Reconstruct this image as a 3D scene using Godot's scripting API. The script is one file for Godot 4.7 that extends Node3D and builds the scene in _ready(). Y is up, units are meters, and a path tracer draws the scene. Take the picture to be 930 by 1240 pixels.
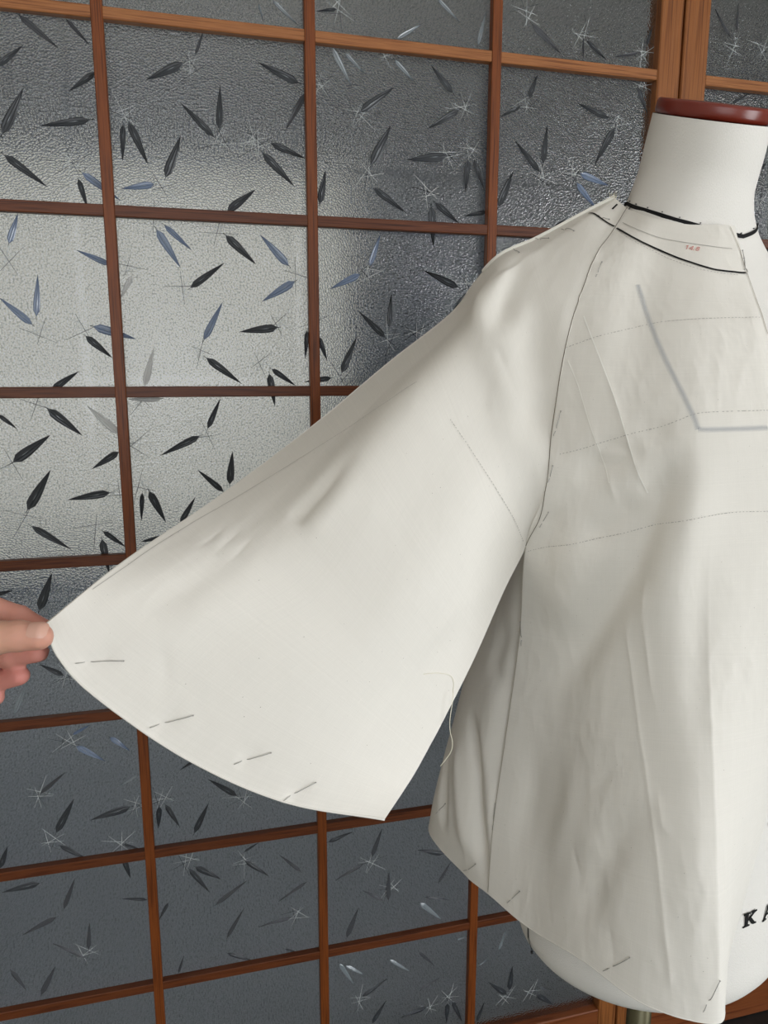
extends Node3D

# Half toile on a dress form in front of glazed sliding lattice doors. Metres, y up.
const CAM_Y := 1.125
const PITCH := 0.23             # spacing of the lattice bars
const FACE_Z := -0.9331            # front face of the lattice
const GLASS_Z := FACE_Z - 0.012
const BAR_X := -0.0757             # first lattice bar
const RAIL_Y := 1.5024            # highest rail in view
const RAIL_GAP := 0.2012

var M := {}
var used := {}
var rng := RandomNumberGenerator.new()


# ------------------------------------------------------------------ helpers
func numbered(called: String, where: Node) -> String:
	var key := str(where.get_instance_id()) + called
	var n: int = used.get(key, 0)
	used[key] = n + 1
	return called if n == 0 else "%s_%03d" % [called, n]

func put(called: String, mesh: Mesh, mat: Material, parent: Node = self) -> MeshInstance3D:
	var o := MeshInstance3D.new()
	o.name = numbered(called, parent)
	o.mesh = mesh
	if mat:
		o.material_override = mat
	parent.add_child(o, true)
	return o

func base(called: String, at := Vector3.ZERO) -> Node3D:
	var o := Node3D.new()
	o.name = numbered(called, self)
	o.position = at
	add_child(o, true)
	return o

func tag(o: Node, label: String, category: String, group := "", kind := "") -> Node:
	o.set_meta("label", label)
	o.set_meta("category", category)
	if group: o.set_meta("group", group)
	if kind: o.set_meta("kind", kind)
	return o

func tri(st: SurfaceTool, a: Vector3, b: Vector3, c: Vector3) -> void:
	st.add_vertex(a); st.add_vertex(b); st.add_vertex(c)

# box with chamfered edges, centred
func bar_mesh(size: Vector3, ch := 0.0012) -> ArrayMesh:
	var h := size * 0.5
	ch = minf(ch, minf(h.x, minf(h.y, h.z)) * 0.45)
	var st := SurfaceTool.new()
	st.begin(Mesh.PRIMITIVE_TRIANGLES)
	st.set_smooth_group(-1)
	var pts := PackedVector3Array()
	for sx in [-1, 1]:
		for sy in [-1, 1]:
			for sz in [-1, 1]:
				var s := Vector3(sx, sy, sz)
				for k in 3:
					var q := h - Vector3(ch, ch, ch)
					q[k] = h[k]
					pts.append(s * q)
	# faces: collect corner points with the same outer coordinate, then order them round the centre
	var faces := []
	for k in 3:
		for s in [-1.0, 1.0]:
			var n := Vector3.ZERO
			n[k] = s
			var f := []
			for i in 8:
				var p := pts[i * 3 + k]
				if signf(p[k]) == s: f.append(p)
			faces.append([n, f])
	for k in 3:
		for s1 in [-1.0, 1.0]:
			for s2 in [-1.0, 1.0]:
				var k1 := (k + 1) % 3
				var k2 := (k + 2) % 3
				var n := Vector3.ZERO
				n[k1] = s1; n[k2] = s2
				var f := []
				for i in 8:
					for j in [k1, k2]:
						var p := pts[i * 3 + j]
						if signf(p[k1]) == s1 and signf(p[k2]) == s2: f.append(p)
				faces.append([n, f])
	for i in 8:
		faces.append([pts[i * 3].sign(), [pts[i * 3], pts[i * 3 + 1], pts[i * 3 + 2]]])
	for fc in faces:
		var n: Vector3 = fc[0].normalized()
		var c := Vector3.ZERO
		for p in fc[1]: c += p
		c /= fc[1].size()
		var t: Vector3 = (fc[1][0] - c).normalized()
		var b := n.cross(t)
		var f: Array = fc[1].duplicate()
		f.sort_custom(func(p, q): return atan2((p - c).dot(b), (p - c).dot(t)) > atan2((q - c).dot(b), (q - c).dot(t)))
		for i in range(1, f.size() - 1):
			tri(st, f[0], f[i], f[i + 1])
	st.generate_normals()
	st.index()
	return st.commit()

func bar(called: String, at: Vector3, size: Vector3, mat: Material, parent: Node, ch := 0.0012) -> MeshInstance3D:
	var o := put(called, bar_mesh(size, ch), mat, parent)
	o.position = at
	return o

# a grid of points [rows][cols] as a smooth surface; wrap joins the last column to the first
func sheet(st: SurfaceTool, g: Array, flip := false, uv_scale := Vector2.ZERO) -> void:
	for i in g.size() - 1:
		var r0: PackedVector3Array = g[i]
		var r1: PackedVector3Array = g[i + 1]
		for j in r0.size() - 1:
			var q := [r0[j], r0[j + 1], r1[j + 1], r1[j]]
			var w := [Vector2(j, i), Vector2(j + 1, i), Vector2(j + 1, i + 1), Vector2(j, i + 1)]
			for k in ([0, 2, 1, 0, 3, 2] if flip else [0, 1, 2, 0, 2, 3]):
				if uv_scale != Vector2.ZERO: st.set_uv(w[k] * uv_scale)
				st.add_vertex(q[k])

# swept tube along points with a radius for each
func tube(st: SurfaceTool, pts: Array, rad: Array, sides := 8) -> void:
	var g := []
	var up := Vector3(0.31, 0.87, 0.38)
	for i in pts.size():
		var t: Vector3 = (pts[mini(i + 1, pts.size() - 1)] - pts[maxi(i - 1, 0)]).normalized()
		var a := t.cross(up).normalized()
		var b := t.cross(a)
		var ring := PackedVector3Array()
		for k in sides + 1:
			var w := TAU * k / sides
			ring.append(pts[i] + (a * cos(w) + b * sin(w)) * rad[i])
		g.append(ring)
	for e in [0, pts.size() - 1]:
		var cap := PackedVector3Array()
		for k in sides + 1: cap.append(pts[e])
		if e == 0: g.push_front(cap)
		else: g.push_back(cap)
	sheet(st, g)

func tube_mesh(pts: Array, r: float, sides := 8) -> ArrayMesh:
	var st := SurfaceTool.new()
	st.begin(Mesh.PRIMITIVE_TRIANGLES)
	var rad := []
	for p in pts: rad.append(r)
	tube(st, pts, rad, sides)
	st.generate_normals()
	st.index()
	return st.commit()

# solid of revolution from [radius, height] rows
func lathe(rows: Array, sides := 48) -> ArrayMesh:
	var st := SurfaceTool.new()
	st.begin(Mesh.PRIMITIVE_TRIANGLES)
	var g := []
	for r in rows:
		var ring := PackedVector3Array()
		for k in sides + 1:
			var w := TAU * k / sides
			ring.append(Vector3(cos(w) * r[0], r[1], sin(w) * r[0]))
		g.append(ring)
	sheet(st, g)
	st.generate_normals()
	st.index()
	return st.commit()

func noise_tex(freq: float, size: int, seed_: int, ramp: Gradient = null, normal := false, strength := 4.0, octaves := 3, type := FastNoiseLite.TYPE_SIMPLEX_SMOOTH) -> NoiseTexture2D:
	var n := FastNoiseLite.new()
	n.noise_type = type
	n.seed = seed_
	n.frequency = freq
	n.fractal_octaves = octaves
	var t := NoiseTexture2D.new()
	t.width = size
	t.height = size
	t.seamless = true
	t.noise = n
	if ramp: t.color_ramp = ramp
	if normal:
		t.as_normal_map = true
		t.bump_strength = strength
	return t

# the facets of hammered glass
func facets(freq: float, size: int, seed_: int, strength: float) -> NoiseTexture2D:
	var t := noise_tex(freq, size, seed_, null, true, strength, 1, FastNoiseLite.TYPE_CELLULAR)
	var n: FastNoiseLite = t.noise
	n.fractal_type = FastNoiseLite.FRACTAL_NONE
	n.cellular_return_type = FastNoiseLite.RETURN_DISTANCE
	if strength == 0.0:
		t.as_normal_map = false
		t.color_ramp = ramp([Color(1, 1, 1), Color(0.97, 0.97, 0.97), Color(0.86, 0.87, 0.87), Color(0.72, 0.73, 0.73)])
	n.cellular_jitter = 1.0
	return t

func ramp(cols: Array) -> Gradient:
	var g := Gradient.new()
	var off := PackedFloat32Array()
	var c := PackedColorArray()
	for i in cols.size():
		off.append(i / float(cols.size() - 1))
		c.append(cols[i])
	g.offsets = off
	g.colors = c
	return g

func plain(c: Color, rough := 0.7, spec := 0.5) -> StandardMaterial3D:
	var m := StandardMaterial3D.new()
	m.albedo_color = c
	m.roughness = rough
	m.metallic_specular = spec
	return m

func wood(dark: Color, light: Color, scale: Vector3, seed_: int, rough := 0.42) -> StandardMaterial3D:
	var m := plain(Color.WHITE, rough, 0.4)
	var mid := dark.lerp(light, 0.55)
	m.albedo_texture = noise_tex(0.02, 512, seed_, ramp([dark.darkened(0.35), dark, mid, light, mid, light.lightened(0.08)]), false, 4.0, 5)
	m.uv1_triplanar = true
	m.uv1_world_triplanar = true
	m.uv1_scale = scale
	m.normal_enabled = true
	m.normal_texture = noise_tex(0.02, 512, seed_, null, true, 2.0, 5)
	m.normal_scale = 0.35
	return m

# ------------------------------------------------------------------ draped cloth
func net(rows: PackedStringArray) -> Array:
	var out := []
	for r in rows:
		var p := PackedVector3Array()
		for q in r.split(";"):
			var f := q.split_floats(",")
			p.append(Vector3(f[0], f[1], f[2]) * 0.0001)
		out.append(p)
	return out

func knot(p: PackedVector3Array, x: float) -> Vector3:
	var n := p.size() - 1
	x = clampf(x, 0, 1) * n
	var i := mini(int(x), n - 1)
	var b := p[i]
	var c := p[i + 1]
	var a := p[i - 1] if i > 0 else 2 * b - c
	var d := p[i + 2] if i + 2 <= n else 2 * c - b
	return b.cubic_interpolate(c, a, d, x - i)

# points of a net at nu x nv, by Catmull-Rom curves both ways
func spread(c: Array, nu: int, nv: int) -> Array:
	var cols := []
	for j in c[0].size():
		var col := PackedVector3Array()
		for i in c.size(): col.append(c[i][j])
		cols.append(col)
	var g := []
	for i in nu + 1:
		var row := PackedVector3Array()
		for col in cols: row.append(knot(col, i / float(nu)))
		var out := PackedVector3Array()
		for j in nv + 1: out.append(knot(row, j / float(nv)))
		g.append(out)
	return g

func normals_of(g: Array, towards: Vector3) -> Array:
	var out := []
	var nu := g.size() - 1
	var nv: int = g[0].size() - 1
	for i in nu + 1:
		var row := PackedVector3Array()
		for j in nv + 1:
			var du: Vector3 = g[mini(i + 1, nu)][j] - g[maxi(i - 1, 0)][j]
			var dv: Vector3 = g[i][mini(j + 1, nv)] - g[i][maxi(j - 1, 0)]
			row.append(dv.cross(du).normalized())
		out.append(row)
	var mid: Vector3 = out[nu / 2][nv / 2]
	if mid.dot(towards) < 0:
		for i in nu + 1:
			var row: PackedVector3Array = out[i]
			for j in nv + 1: row[j] = -row[j]
			out[i] = row
	return out

# press the folds into a sheet; a fold is [height mm, width mm, sharp?, taper in, taper out, points]
func press(g: Array, nrm: Array, folds: Array) -> void:
	for f in folds:
		var pts: PackedVector3Array = f[5]
		var w: float = f[1] * 0.001
		var amp: float = f[0] * 0.001
		var reach: float = w * (3.0 if not f[2] else 4.5)
		var box := AABB(pts[0], Vector3.ZERO)
		var total := 0.0
		for k in pts.size():
			box = box.expand(pts[k])
			if k: total += pts[k].distance_to(pts[k - 1])
		box = box.grow(reach)
		for i in g.size():
			var row: PackedVector3Array = g[i]
			var nr: PackedVector3Array = nrm[i]
			for j in row.size():
				var p := row[j]
				if not box.has_point(p): continue
				var best := reach
				var at := 0.0
				var run := 0.0
				for k in pts.size() - 1:
					var a := pts[k]
					var ab := pts[k + 1] - a
					var l := ab.length()
					var t := clampf((p - a).dot(ab) / (l * l), 0, 1)
					var d := p.distance_to(a + ab * t)
					if d < best:
						best = d
						at = (run + t * l) / total
					run += l
				if best >= reach: continue
				var fade := 1.0
				if at < f[3] * 0.5: fade *= smoothstep(0.0, 1.0, at / (f[3] * 0.5))
				if 1.0 - at < f[4] * 0.5: fade *= smoothstep(0.0, 1.0, (1.0 - at) / (f[4] * 0.5))
				var h := exp(-best / w) - exp(-4.5) if f[2] else exp(-best * best / (w * w)) - exp(-9.0)
				row[j] = p + nr[j] * (amp * h * fade)
			g[i] = row

func crumple(g: Array, nrm: Array, amp: float, freq: float, seed_: int, stretch: Vector3) -> void:
	var n := FastNoiseLite.new()
	n.seed = seed_
	n.frequency = freq
	n.fractal_octaves = 3
	n.fractal_type = FastNoiseLite.FRACTAL_RIDGED
	var n2 := FastNoiseLite.new()
	n2.seed = seed_ + 5
	n2.frequency = freq * 0.35
	for i in g.size():
		var row: PackedVector3Array = g[i]
		for j in row.size():
			var p := row[j] * stretch
			var k := clampf(0.45 + 0.9 * n2.get_noise_3dv(p), 0, 1)
			row[j] += nrm[i][j] * (amp * k * n.get_noise_3dv(p))
		g[i] = row

class Drape:
	var g: Array[PackedVector3Array] = []
	var n: Array[PackedVector3Array] = []
	func at(u: float, v: float, lift: float) -> Vector3:
		var x := clampf(u, 0, 1) * (g.size() - 1)
		var y := clampf(v, 0, 1) * (g[0].size() - 1)
		var i := mini(int(x), g.size() - 2)
		var j := mini(int(y), g[0].size() - 2)
		var fx := x - i
		var fy := y - j
		var p: Vector3 = g[i][j].lerp(g[i][j + 1], fy).lerp(g[i + 1][j].lerp(g[i + 1][j + 1], fy), fx)
		return p + normal(i, j) * lift
	func normal(i: int, j: int) -> Vector3:
		return n[i][j]
	func path(uv: PackedVector2Array, lift: float, step := 0.0015) -> Array:
		var c := PackedVector3Array()
		for q in uv: c.append(Vector3(q.x, q.y, 0))
		var raw := []
		var many := 40 * (uv.size() - 1)
		for k in many + 1:
			var x := k / 40.0
			var i := mini(int(x), uv.size() - 2)
			var b := c[i]
			var d := c[i + 1]
			var a := c[i - 1] if i > 0 else 2 * b - d
			var e := c[i + 2] if i + 2 < uv.size() else 2 * d - b
			var q := b.cubic_interpolate(d, a, e, x - i)
			var p := at(q.x, q.y, lift)
			if raw.is_empty() or p.distance_to(raw[-1][0]) > step or k == many:
				raw.append([p, (at(q.x, q.y, 0.001) - at(q.x, q.y, 0)).normalized()])
		return raw

func uvs(text: String) -> PackedVector2Array:
	var out := PackedVector2Array()
	for q in text.split(";"):
		var f := q.split_floats(",")
		out.append(Vector2(f[0], f[1]) * 0.0001)
	return out

# a narrow band that lies on a panel along a path; dash in metres leaves gaps
func ribbon(path: Array, width: float, dash := 0.0) -> ArrayMesh:
	var st := SurfaceTool.new()
	st.begin(Mesh.PRIMITIVE_TRIANGLES)
	var run := 0.0
	for k in path.size() - 1:
		var a: Vector3 = path[k][0]
		var b: Vector3 = path[k + 1][0]
		var l := a.distance_to(b)
		run += l
		if dash > 0 and fmod(run, dash * 2.0) > dash: continue
		var w0: Vector3 = path[k][1].cross((b - path[maxi(k - 1, 0)][0]).normalized()) * width * 0.5
		var w1: Vector3 = path[k + 1][1].cross((path[mini(k + 2, path.size() - 1)][0] - a).normalized()) * width * 0.5
		for v in [a - w0, b + w1, a + w0, a - w0, b - w1, b + w1]: st.add_vertex(v)
	st.generate_normals()
	st.index()
	return st.commit()

# the form's outline at a height: [half width, half depth, forward, aside]
var form_rows := []
var form_at := Vector3.ZERO
var form_front := Vector3.ZERO
var form_side := Vector3.ZERO
var neck_slant := Vector3.ZERO
var neck_low := 0.0

func form_ring(y: float) -> PackedFloat32Array:
	var k := 0
	while k < form_rows.size() - 2 and y < form_rows[k + 1][0]: k += 1
	var a: Array = form_rows[k]
	var b: Array = form_rows[k + 1]
	var t := clampf((a[0] - y) / (a[0] - b[0]), 0, 1)
	t = t if t <= 0 or t >= 1 else t
	return PackedFloat32Array([lerpf(a[1], b[1], t), lerpf(a[2], b[2], t), lerpf(a[3], b[3], t), lerpf(a[4], b[4], t)])

func form_point(w: float, y: float, out := 0.0) -> Vector3:
	var r := form_ring(y)
	var d := form_front * ((r[1] + out) * cos(w)) + form_side * ((r[0] + out) * sin(w))
	var tip := smoothstep(neck_low, form_rows[0][0], y)     # the neck's top is cut at a slant, lower in front
	return form_at + form_front * r[2] + form_side * r[3] + d + Vector3(0, y - tip * (0.017 + neck_slant.dot(d)), 0)

# cloth that would sink into the form is laid on it
func rest_on_form(g: Array, gap: float) -> void:
	for i in g.size():
		var row: PackedVector3Array = g[i]
		for j in row.size():
			var p := row[j]
			if p.y > form_rows[0][0] or p.y < form_rows[-1][0]: continue
			var r := form_ring(p.y)
			var d := p - form_at
			d.y = 0
			var c := form_front * r[2] + form_side * r[3]
			var x := (d - c).dot(form_side) / (r[0] + gap)
			var z := (d - c).dot(form_front) / (r[1] + gap)
			var q := sqrt(x * x + z * z)
			if q < 1.0 and q > 0.3:
				var e := form_at + c + (d - c) / q
				row[j] = Vector3(e.x, p.y, e.z)
		g[i] = row


# ------------------------------------------------------------------ the scene
func _ready() -> void:
	rng.seed = 7
	camera_and_light()
	materials()
	rooms()
	doors()
	dress_form()
	toile()
	pins()
	hand()


func camera_and_light() -> void:
	var cam := Camera3D.new()
	cam.name = "camera"
	cam.position = Vector3(0, CAM_Y, 0)
	cam.rotation_order = EULER_ORDER_YXZ
	cam.rotation = Vector3(-0.18677, -0.25428, 0.00123)
	cam.fov = 68.8083
	cam.near = 0.02
	cam.current = true
	add_child(cam)
	var sky := ProceduralSkyMaterial.new()
	sky.sky_top_color = Color(0.62, 0.74, 0.92)
	sky.sky_horizon_color = Color(0.86, 0.90, 0.95)
	sky.ground_horizon_color = Color(0.60, 0.60, 0.56)
	sky.ground_bottom_color = Color(0.35, 0.34, 0.30)
	var env := Environment.new()
	env.background_mode = Environment.BG_SKY
	env.sky = Sky.new()
	env.sky.sky_material = sky
	env.tonemap_mode = Environment.TONE_MAPPER_LINEAR
	env.tonemap_exposure = 0.79
	env.sdfgi_enabled = true
	env.ssao_enabled = true
	env.ssil_enabled = true
	var we := WorldEnvironment.new()
	we.name = "world"
	we.environment = env
	add_child(we)
	# daylight through the two windows behind the photographer's right, and through the large window of the room behind the doors
	daylight("daylight_right", Vector3(1.93, 1.01, 1.15), Vector3(0, PI / 2, 0), Vector2(1.5, 1.36), Color(0.975, 0.988, 1.0), 9.2)
	daylight("daylight_rear", Vector3(-0.17, 1.17, 2.28), Vector3(0, 0, 0), Vector2(1.76, 1.78), Color(0.975, 0.988, 1.0), 3.2)
	daylight("added_fill_far_side", Vector3(-2.14, 1.2, -2.3), Vector3(0, -PI / 2, 0), Vector2(1.3, 1.3), Color(0.96, 0.98, 1.0), 0.55)  # added fill from an unseen side, lifts the grey seen through the glass
	daylight("daylight_far", Vector3(-0.27, 1.12, -3.50), Vector3(0, PI, 0), Vector2(1.94, 1.66), Color(1.0, 1.0, 0.96), 0.36)

# an area light whose face has the given radiance
func daylight(called: String, at: Vector3, turn: Vector3, size: Vector2, c: Color, radiance: float) -> void:
	var l := AreaLight3D.new()
	l.name = called
	l.position = at
	l.rotation = turn
	l.area_size = size
	l.area_normalize_energy = true
	l.light_energy = radiance * size.x * size.y / PI
	l.light_color = c
	l.area_range = 8.0
	l.shadow_enabled = true
	add_child(l)


func materials() -> void:
	M.wood_h = wood(Color(0.28, 0.13, 0.06), Color(0.41, 0.22, 0.11), Vector3(0.8, 40, 40), 3)
	M.wood_h_lit = wood(Color(0.46, 0.27, 0.15), Color(0.64, 0.42, 0.25), Vector3(0.8, 40, 40), 4)  # same wood, colour lightened for the brighter light on the top rails
	M.wood_v = wood(Color(0.33, 0.16, 0.06), Color(0.50, 0.26, 0.10), Vector3(40, 0.8, 40), 5)
	M.wood_stile = wood(Color(0.42, 0.24, 0.12), Color(0.58, 0.36, 0.19), Vector3(22, 0.5, 22), 9)
	M.wood_rail = wood(Color(0.40, 0.20, 0.10), Color(0.50, 0.28, 0.15), Vector3(0.6, 14, 14), 11)
	# pressed glass: clear body, one hammered face
	var gl := StandardMaterial3D.new()
	gl.albedo_color = Color(1, 1, 1, 0.0)
	gl.refraction_enabled = true
	gl.refraction_scale = 0.05
	gl.roughness = 0.05
	gl.metallic_specular = 0.5
	gl.normal_enabled = true
	gl.normal_texture = facets(0.10, 1024, 21, 1.5)
	gl.normal_scale = 1.0
	gl.albedo_texture = facets(0.12, 1024, 22, 0.0)  # light and dark grain painted in for the sparkle of the facets
	gl.uv1_triplanar = true
	gl.uv1_world_triplanar = true
	gl.uv1_scale = Vector3(4, 4, 4)
	M.glass = gl
	M.leaf = plain(Color(0.215, 0.225, 0.24), 0.3, 0.4)  # opaque leaf tones stand in for what the clear leaves refract
	M.leaf_faint = plain(Color(0.29, 0.295, 0.31), 0.3, 0.4)
	M.leaf_sky_tint = plain(Color(0.41, 0.47, 0.57), 0.25, 0.7)  # blue painted in for sky refracted by the leaf
	M.leaf_clear = plain(Color(0.50, 0.53, 0.55), 0.15, 0.8)
	M.leaf_backlit = plain(Color(0.95, 0.95, 0.94), 0.3, 0.6)  # white painted in for light shining through from behind
	M.leaf_backlit.backlight_enabled = true
	M.leaf_backlit.backlight = Color(1, 1, 1)
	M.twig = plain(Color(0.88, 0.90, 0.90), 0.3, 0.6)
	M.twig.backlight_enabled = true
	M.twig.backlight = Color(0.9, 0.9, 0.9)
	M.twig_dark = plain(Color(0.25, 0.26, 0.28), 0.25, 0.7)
	# form and cloth
	var linen := plain(Color(0.87, 0.855, 0.83), 0.85, 0.25)
	linen.normal_enabled = true
	linen.normal_texture = noise_tex(0.09, 512, 31, null, true, 3.0, 3)
	linen.normal_scale = 0.8
	linen.uv1_triplanar = true
	linen.uv1_scale = Vector3(26, 9, 26)
	M.form = linen
	M.cloth = cloth_material(41)
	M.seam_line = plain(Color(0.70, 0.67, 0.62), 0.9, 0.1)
	M.seam_dark = plain(Color(0.47, 0.44, 0.40), 0.9, 0.1)
	M.crease_light = plain(Color(0.94, 0.93, 0.90), 0.8, 0.2)
	M.black_tape = plain(Color(0.10, 0.10, 0.105), 0.75, 0.3)
	M.pencil = plain(Color(0.66, 0.645, 0.625), 0.9, 0.1)
	M.red_pencil = plain(Color(0.83, 0.58, 0.55), 0.9, 0.1)
	M.thread = plain(Color(0.90, 0.88, 0.80), 0.8, 0.2)
	M.cap = plain(Color(0.43, 0.145, 0.095), 0.28, 0.5)
	M.steel = plain(Color(0.66, 0.65, 0.64), 0.35, 0.5)
	M.steel.metallic = 0.7
	M.pole = plain(Color(0.36, 0.34, 0.25), 0.35, 0.5)
	M.pole.metallic = 0.6
	M.iron = plain(Color(0.12, 0.12, 0.12), 0.5, 0.5)
	var gh := plain(Color(0.36, 0.46, 0.58, 0.08), 0.9, 0.1)
	gh.transparency = BaseMaterial3D.TRANSPARENCY_ALPHA
	M.ghost = gh
	var skin := plain(Color(0.84, 0.665, 0.59), 0.5, 0.4)
	skin.subsurf_scatter_enabled = true
	skin.subsurf_scatter_strength = 0.12
	skin.vertex_color_use_as_albedo = true
	skin.albedo_color = Color.WHITE
	skin.normal_enabled = true
	skin.normal_texture = noise_tex(0.06, 512, 51, null, true, 2.0, 4)
	skin.normal_scale = 0.25
	skin.uv1_triplanar = true
	skin.uv1_scale = Vector3(30, 30, 30)
	M.skin = skin
	M.nail = plain(Color(0.82, 0.64, 0.57), 0.25, 0.5)
	M.plaster = plain(Color(0.78, 0.757, 0.72), 0.9, 0.2)
	M.ceiling = plain(Color(0.92, 0.91, 0.89), 0.9, 0.2)
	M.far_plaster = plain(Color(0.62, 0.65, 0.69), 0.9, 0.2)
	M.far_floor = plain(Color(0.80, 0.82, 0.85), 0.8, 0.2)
	var tat := plain(Color.WHITE, 0.85, 0.2)
	tat.albedo_texture = noise_tex(0.03, 512, 61, ramp([Color(0.16, 0.18, 0.15), Color(0.30, 0.34, 0.28), Color(0.50, 0.53, 0.47)]), false, 4.0, 3)
	tat.uv1_triplanar = true
	tat.uv1_world_triplanar = true
	tat.uv1_scale = Vector3(6, 6, 6)
	M.mat = tat
	M.paint = plain(Color(0.85, 0.84, 0.80), 0.5, 0.4)
	var pane := plain(Color(1, 1, 1, 0.04), 0.05, 0.5)
	pane.transparency = BaseMaterial3D.TRANSPARENCY_ALPHA
	M.pane = pane

# unbleached calico: plain weave, slubs and a scatter of dark flecks
func cloth_material(seed_: int) -> StandardMaterial3D:
	var r := RandomNumberGenerator.new()
	r.seed = seed_
	var size := 1024
	var im := Image.create(size, size, false, Image.FORMAT_RGB8)
	var ground := Color(0.888, 0.870, 0.837)
	var warp := PackedFloat32Array()
	var weft := PackedFloat32Array()
	for k in size:
		warp.append(r.randf_range(-0.006, 0.006))
		weft.append(r.randf_range(-0.007, 0.007))
	for y in size:
		for x in size:
			var t := warp[(x + y / 260) % size] + weft[y] + (0.012 if (x / 2 + y / 2) % 2 == 0 else -0.012)
			im.set_pixel(x, y, Color(ground.r + t, ground.g + t, ground.b + t))
	for k in 900:   # slubs
		var x := r.randi_range(0, size - 1)
		var y := r.randi_range(0, size - 1)
		var l := r.randi_range(6, 40)
		var t := r.randf_range(-0.03, 0.035)
		for q in l:
			var xx := (x + q) % size if k % 2 == 0 else x
			var yy := (y + q) % size if k % 2 else y
			im.set_pixel(xx, yy, Color(ground.r + t, ground.g + t, ground.b + t))
	for k in 26:   # flecks of husk
		var x := r.randi_range(2, size - 4)
		var y := r.randi_range(2, size - 4)
		var t := r.randf_range(0.35, 0.75)
		for q in 3 + k % 3:
			im.set_pixel(x + q % 2, y + q / 2, Color(ground.r * t, ground.g * t * 0.95, ground.b * t * 0.9))
	var m := plain(Color.WHITE, 0.88, 0.2)
	m.albedo_texture = ImageTexture.create_from_image(im)
	m.rim_enabled = true
	m.rim = 0.12
	m.backlight_enabled = true
	m.backlight = Color(0.16, 0.155, 0.145)
	return m


# ------------------------------------------------------------------ the setting
func slab(called: String, at: Vector3, size: Vector3, mat: Material, label: String, category: String) -> MeshInstance3D:
	var b := BoxMesh.new()
	b.size = size
	var o := put(called, b, mat)
	o.position = at
	tag(o, label, category, "", "structure")
	return o

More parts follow.
